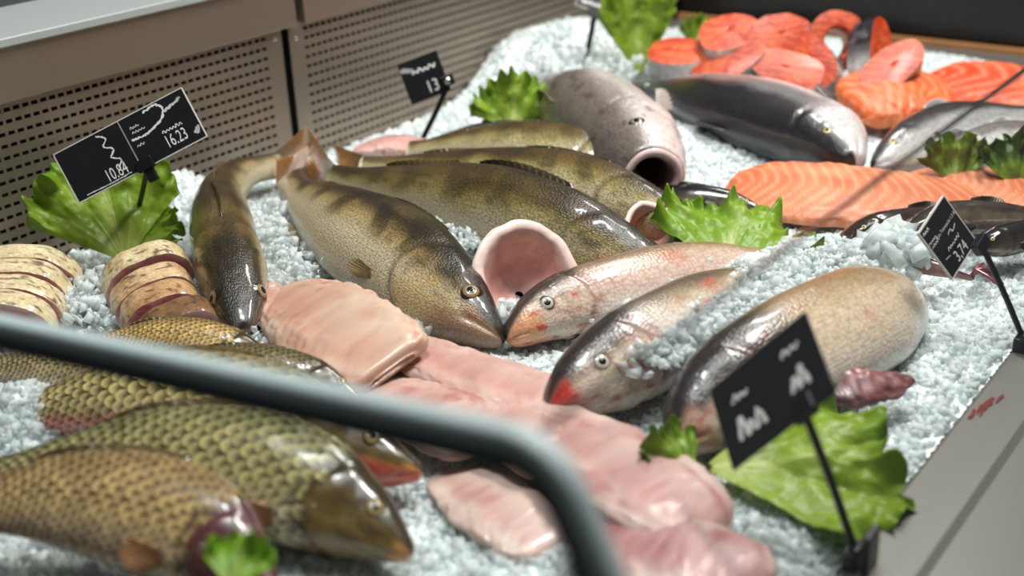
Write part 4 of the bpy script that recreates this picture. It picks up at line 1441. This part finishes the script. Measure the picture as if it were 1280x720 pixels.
def scrawl(x, y, w, h, n, wd):
    # unreadable line of small handwriting: a zigzag stroke
    return ([(x + w * k / n, y + (h if k % 2 else 0) * (.5 + .5 * random.random())) for k in range(n + 1)], wd)


def card(parent, c, ux, uy, w, h, texts, scrib, th=.0012, edge=True):
    n = np.cross(ux, uy)
    v, f = boxv(c, ux, uy, n, w / 2, h / 2, th)
    cd = mk('card', v, f, M_CARD, parent, smooth=False)
    if edge:
        e = .0011
        for a, b_, la, lb in ((ux, uy, w, h), (uy, ux, h, w)):
            for sg in (-1, 1):
                v, f = boxv(c + b_ * sg * (lb / 2), a, b_, n, la / 2, e * .55, th * 1.3)
                mk('card_edge', v, f, M_EDGE, cd, smooth=False)
    for s, x, y, sz, xsc in texts:
        v, f = text_mesh(s, sz, xsc)
        P = c + (v[:, :1] + x) * ux + (v[:, 1:2] + y) * uy + n * (th + .0005)
        mk('lettering', P, f, M_CHALK, cd, smooth=False)
    for pts, wd in scrib:      # chalk strokes: flat ribbons
        p = np.array(pts, float)
        at, L = spline(np.c_[p, p[:, 0] * 0], 60)
        q = at(np.linspace(0, 1, 60))[:, :2]
        q = q + rng.normal(size=q.shape) * wd * .3
        d = nrm(np.gradient(q, axis=0))
        nn = np.stack([-d[:, 1], d[:, 0]], -1) * (wd * (.5 + .8 * rng.random(60)))[:, None]
        A_ = np.concatenate([q - nn, q + nn])
        P = c + A_[:, :1] * ux + A_[:, 1:] * uy + n * (th + .0004)
        F = [[k, k + 1, 60 + k + 1, 60 + k] for k in range(59)]
        mk('chalk_stroke', P, F, M_CHALK, cd, smooth=False)
    return cd


def cam_axes(roll, yaw=0.0, pitch=0.0):
    """upright board axes: roll in its own plane, yaw about the vertical, pitch leaning back; starts facing the customer"""
    f = -np.array([CB[0], CB[1], 0])
    x = nrm(np.cross(f, UP))
    y = UP.copy()
    n = np.cross(x, y)
    cy_, sy_ = math.cos(yaw), math.sin(yaw)
    x, n = x * cy_ + n * sy_, n * cy_ - x * sy_
    cp, sp = math.cos(pitch), math.sin(pitch)
    y, n = y * cp - n * sp, n * cp + y * sp
    cr, sr = math.cos(roll), math.sin(roll)
    return x * cr + y * sr, y * cr - x * sr, n


def stem(parent, a, b_, clip_axes, r=.0028, base='clip'):
    mid = (np.array(a) + b_) / 2 + np.array([.002, 0, 0])
    v, f = tubev([a, mid, b_], r, 8, 12)
    mk('stem', v, f, M_BLACK, parent)


def clipblock(parent, c, axes, h, name='clip'):
    return box(name, c, h, M_BLACK, parent, axes=axes, b=.0012)


# double card at the wall
s0 = W(160, 306, .0)
ux, uy, un = cam_axes(math.radians(25), 0.0, .35)
cd_c = WY(163, 182, s0[1] - .12)
t = thing('price_tag', 'double black price card with white numbers above the tall lettuce leaf', 'price tag', s0, 'black price cards')
wc = .086
hc = .064
jag = [(.012 + .008 * (k % 2) + .0012 * k, .028 - .0075 * k) for k in range(7)]
card(t, cd_c - ux * wc * .5, ux, uy, wc, hc, [('10.84', .014, -.0205, .021, .62)], [(jag, .0009), ([(-.03, -.028), (.0, -.029), (.03, -.0285)], .0006)])
card(t, cd_c + ux * wc * .5, ux, uy, wc, hc, [('16.23', .010, -.0175, .021, .62)],
     [scrawl(-.002, -.006, .026, .004, 12, .0006), scrawl(-.034, .016, .012, .003, 7, .0004), scrawl(-.034, .010, .017, .003, 9, .0004), scrawl(-.036, -.006, .010, .003, 5, .0004), ([(-.038, .004), (-.02, .003), (.004, .010), (.012, .022), (.004, .029), (-.012, .027)], .0013), ([(.012, .017), (.03, .021), (.036, .024)], .0015), ([(.033, -.022), (.040, -.016), (.036, -.024)], .0015)])
top = cd_c - uy * hc * .5 + ux * .006
stem(t, s0, top, None, .0034)
clipblock(t, top + uy * .004 + un * .003, (ux, uy, un), (.011, .007, .005))
clipblock(t, top - uy * .010, (ux, uy, un), (.006, .008, .0045), 'hinge')
clipblock(t, s0 + UP * .004, (ux, uy, UP), (.008, .008, .004), 'foot')

# card in front of the second panel
s0 = W(527, 176, .04)
ux, uy, un = cam_axes(math.radians(16), -.15, .2)
cc_ = WY(530, 97, s0[1] - .01)
t = thing('price_tag', 'blurred black price card on a bent stem in front of the second wall panel', 'price tag', s0, 'black price cards')
card(t, cc_, ux, uy, .062, .062, [('13', .008, -.016, .026, .8)], [scrawl(-.014, .010, .036, .006, 9, .0014), ([(-.028, .02), (-.012, .016)], .003)], edge=False)
top = cc_ + ux * .031 - uy * .016
stem(t, s0, top - uy * .006, None, .0040)
clipblock(t, top, (ux, uy, un), (.010, .008, .006))
v, f = tubev([top + un * .006, top + un * .009], .006, 12, 4)
mk('clip_button', v, f, M_SCREW, t)

# far card by the tall lettuce
s0 = W(728, 92, .06)
ux, uy, un = cam_axes(math.radians(-20), .2, .5)
cc_ = WY(748, 6, s0[1] - .01)
t = thing('price_tag', 'black price card beside the tall lettuce leaf at the wall end', 'price tag', s0, 'black price cards')
card(t, cc_ + uy * .012, ux, uy, .075, .05, [], [([(-.03, .0), (.03, .004)], .003), ([(-.03, -.015), (.028, -.012)], .003)])
stem(t, s0, cc_ - uy * .016, None, .0045)
clipblock(t, cc_ - uy * .016, (ux, uy, un), (.012, .008, .006))


def clip_on_rail(t, c):
    """spring clip gripping the rail's lip"""
    clipblock(t, c + np.array([0, .0, .006]), np.eye(3), (.012, .006, .008))
    clipblock(t, c + np.array([0, -.012, .016]), np.eye(3), (.011, .003, .018), 'clip_jaw')
    v, f = tubev([c + (-.012, -.004, .016), c + (.012, -.004, .016)], .004, 10, 6)
    mk('clip_hinge', v, f, M_BLACK, t)


# card at the right with the 3.74 price
s0 = np.array([W(1268, 440, .0)[0], .274, .0065])
cc_ = W(1184, 297, .115)
d_ = ray(1184, 297)
cc_ = CAMP + d_ * 1.26
ux = nrm(.58 * CR + .70 * CU - .40 * CB)
uy = -.60 * CR + .62 * CU + .30 * CB
uy = nrm(uy - ux * np.dot(ux, uy))
un = np.cross(ux, uy)
t = thing('price_tag', 'black price card reading 3.74 tilted on a stem clipped to the rail', 'price tag', s0, 'black price cards')
card(t, cc_, ux, uy, .056, .064, [('3,74', .003, -.022, .018, .75), ('Polo Tomasului 1,5 B', .006, .011, .0056, .85)],
     [scrawl(-.010, -.010, .024, .004, 11, .0005), scrawl(-.025, .025, .011, .004, 6, .0006), scrawl(-.026, .013, .014, .003, 8, .0004), scrawl(-.026, .008, .015, .003, 8, .0004), ([(.002, .002), (.008, .004), (.010, .0), (.018, .003)], .0006), ([(-.02, -.012), (-.012, -.014)], .0005)])
top = cc_ + ux * .012 - uy * .034
stem(t, s0 + UP * .012, CAMP + ray(1230, 312) * 1.255, None, .0032)
clipblock(t, CAMP + ray(1226, 306) * 1.255, (ux, uy, un), (.010, .007, .005))
clip_on_rail(t, s0)

# near card at the front lettuce
s0 = np.array([W(1046, 705, .0)[0], .274, .0065])
t = thing('price_tag', 'dark price card with smudged white writing, on a rail clip above the front lettuce', 'price tag', s0, 'black price cards')
cc_ = CAMP + ray(962, 489) * .93
ux = nrm(.60 * CR + .61 * CU + .515 * CB)
uy = -.11 * CR + .70 * CU - .706 * CB
uy = nrm(uy - ux * np.dot(ux, uy))
un = np.cross(ux, uy)
card(t, cc_, ux, uy, .104, .078, [], [scrawl(.020, -.018, .016, .022, 4, .0018), scrawl(-.036, -.022, .026, .020, 6, .0018), scrawl(.020, .016, .018, .006, 5, .0012), scrawl(-.034, .012, .016, .006, 5, .0012)], edge=False)
top = cc_ + ux * .022 - uy * .033
stem(t, s0 + UP * .012, top, None, .0034)
clipblock(t, top, (ux, uy, un), (.011, .008, .005))
clip_on_rail(t, s0)

# ------------------------------------------------------------------ glass and its frame
XP, YC, ZC = 0.362, 0.276, 0.312
ge = WY(1280, 90, YC)
slope = nrm(np.array([0, -math.sin(math.radians(30)), -math.cos(math.radians(30))]))
gn = np.cross(np.array([1.0, 0, 0]), slope)
tl = np.array([XP + .01, YC, ge[2]])
Lg = .34
c_ = np.array([(tl[0] + 2.55) / 2, tl[1], tl[2]]) + slope * Lg / 2
gt = thing('front_glass', 'slanted clear front glass pane above the steel rail', 'glass pane', c_ + slope * Lg / 2, None)
v, f = boxv(c_, (1, 0, 0), slope, gn, (2.55 - tl[0]) / 2, Lg / 2, .003)
mk('pane', [v[k] for k in (1, 3, 5, 7)], [[0, 1, 3, 2]], M_GLASS, gt, smooth=False)
v, f = boxv(c_ - slope * (Lg / 2 + .0012), (1, 0, 0), slope, gn, (2.55 - tl[0]) / 2, .0012, .0032)
mk('polished_edge', v, f, M_GLASSEDGE, gt, smooth=False)

# end pane frame: one bar bent at a rounded corner, metal on top, dark gasket below
et = thing('glass_end_frame', 'grey metal frame with rounded corner around the end glass pane', 'glass frame', (XP, .3, 0.0))
pz = lambda px, py: CAMP + ray(px, py) * (XP / ray(px, py)[0])
p0, p1, p2 = pz(-120, 386), pz(685, 565), pz(790, 800)
p2 = p1 + (p2 - p1) / (p2 - p1)[2] * (-.02 - p1[2])
d1, d2 = nrm(p0 - p1), nrm(p2 - p1)
rc = .022
path = [p0 + d1 * .25, p0, p1 + d1 * .10, p1 + d1 * rc]
for a in np.linspace(0, 1, 7)[1:-1]:
    path.append((1 - a) ** 2 * (p1 + d1 * rc) + 2 * a * (1 - a) * p1 + a * a * (p1 + d2 * rc))
path += [p1 + d2 * rc, p1 + d2 * .10, p2]


def bar(name, path, inset, wy, wx, mat, parent):
    at, L = spline(np.array(path), 40)
    n = 120
    C_ = at(np.linspace(0, 1, n))
    T_ = nrm(np.gradient(C_, axis=0))
    X_ = np.array([1.0, 0, 0])
    N_ = nrm(np.cross(T_, X_))
    if np.dot(N_[0], UP) < 0:
        N_ = -N_
    ph = np.linspace(0, 2 * np.pi, 20, endpoint=False)
    a, b_ = np.sign(np.cos(ph)) * np.abs(np.cos(ph)) ** .6, np.sign(np.sin(ph)) * np.abs(np.sin(ph)) ** .6
    V = C_[:, None] + N_[:, None] * (inset + a * wy)[None, :, None] + X_ * (b_ * wx)[None, :, None]
    F = grid_faces(n, 20, True).tolist() + [list(range(20))[::-1], [(n - 1) * 20 + j for j in range(20)]]
    return mk(name, V, F, mat, parent)


bar('metal_profile', path, .004, .0058, .0065, M_FRAME, et)
bar('gasket', path, -.0068, .0060, .0052, M_GASKET, et)
q = [p0 + d1 * .25, p1, p2, np.array([XP, (p0 + d1 * .25)[1], -.02])]
mk('pane', q, [[0, 1, 2, 3]], M_GLASS, et, smooth=False)

# ------------------------------------------------------------------ drips on the rail
n = 48
ph = np.linspace(0, 2 * np.pi, n, endpoint=False)
for (px, py, a_, b_, sd) in ((1230, 508, .016, .0045, 3), (1218, 517, .008, .003, 5), (1250, 498, .007, .0022, 8)):
    c0 = W(px, py, .0066)
    rad = 1 + 1.3 * (fbm(np.stack([np.cos(ph) * 1.8 + sd, np.sin(ph) * 1.8, ph * 0 + sd], -1), 3) - .5) * 2
    V = [c0 + (0, 0, .0009)] + [c0 + np.array([math.cos(a) * r_ * a_, math.sin(a) * r_ * b_, 0]) for a, r_ in zip(ph, rad)]
    mk('blood_stain', V, [[0, 1 + k, 1 + (k + 1) % n] for k in range(n)], M_BLOOD, rail)

# ------------------------------------------------------------------ loose chips of ice, last: they lie over and between the fish
chip_line(P3((790, 405, .03), (850, 385, .045), (920, 358, .055), (1000, 338, .055), (1070, 325, .05)), 1500, .016)
chip_line(P3((800, 450, .06), (860, 415, .065), (930, 380, .062), (1000, 352, .055)), 1300, .015)
chip_line(P3((860, 500, .05), (900, 455, .07), (960, 410, .07)), 120, .008, .002, .004)
chip_line(P3((1090, 318, .05), (1130, 300, .06), (1150, 318, .05)), 160, .014, .005, .012)
chip_line(P3((340, 262, .03), (350, 300, .035), (380, 345, .035)), 260, .012)
chip_line(P3((330, 350, .02), (345, 400, .02), (320, 430, .02)), 150, .012)
chip_line(P3((400, 365, .03), (470, 395, .03), (540, 415, .025)), 160, .008)
chip_line(P3((545, 290, .03), (590, 300, .03)), 120, .014)
chip_line(P3((628, 392, .03), (660, 378, .03)), 90, .010)
chip_line(P3((120, 395, .02), (100, 370, .03), (120, 350, .03)), 240, .014)
chip_line(P3((250, 395, .02), (262, 370, .02), (250, 350, .02)), 120, .008)
chip_line(P3((660, 120, .05), (700, 95, .075), (760, 90, .075)), 300, .03, .004, .008)
for c_, r_ in EXTRA:
    v, f = chips(c_, r_)
    CF = np.concatenate([CF, f + len(CV)])
    CV = np.concatenate([CV, v])
me = bpy.data.meshes.new('ice_chips')
me.vertices.add(len(CV))
me.vertices.foreach_set('co', CV.ravel())
me.loops.add(CF.size)
me.loops.foreach_set('vertex_index', CF.ravel().astype(np.int32))
me.polygons.add(len(CF))
me.polygons.foreach_set('loop_start', np.arange(0, CF.size, 3, dtype=np.int32))
me.update(calc_edges=True)
me.materials.append(M_CHIP)
o = bpy.data.objects.new('ice_chips', me)
COL.objects.link(o)
o['kind'] = 'stuff'
tag(o, 'loose clear chips of crushed ice scattered over the ice bed', 'ice')
for o in bpy.data.objects:
    if 'base' in o:
        del o['base']
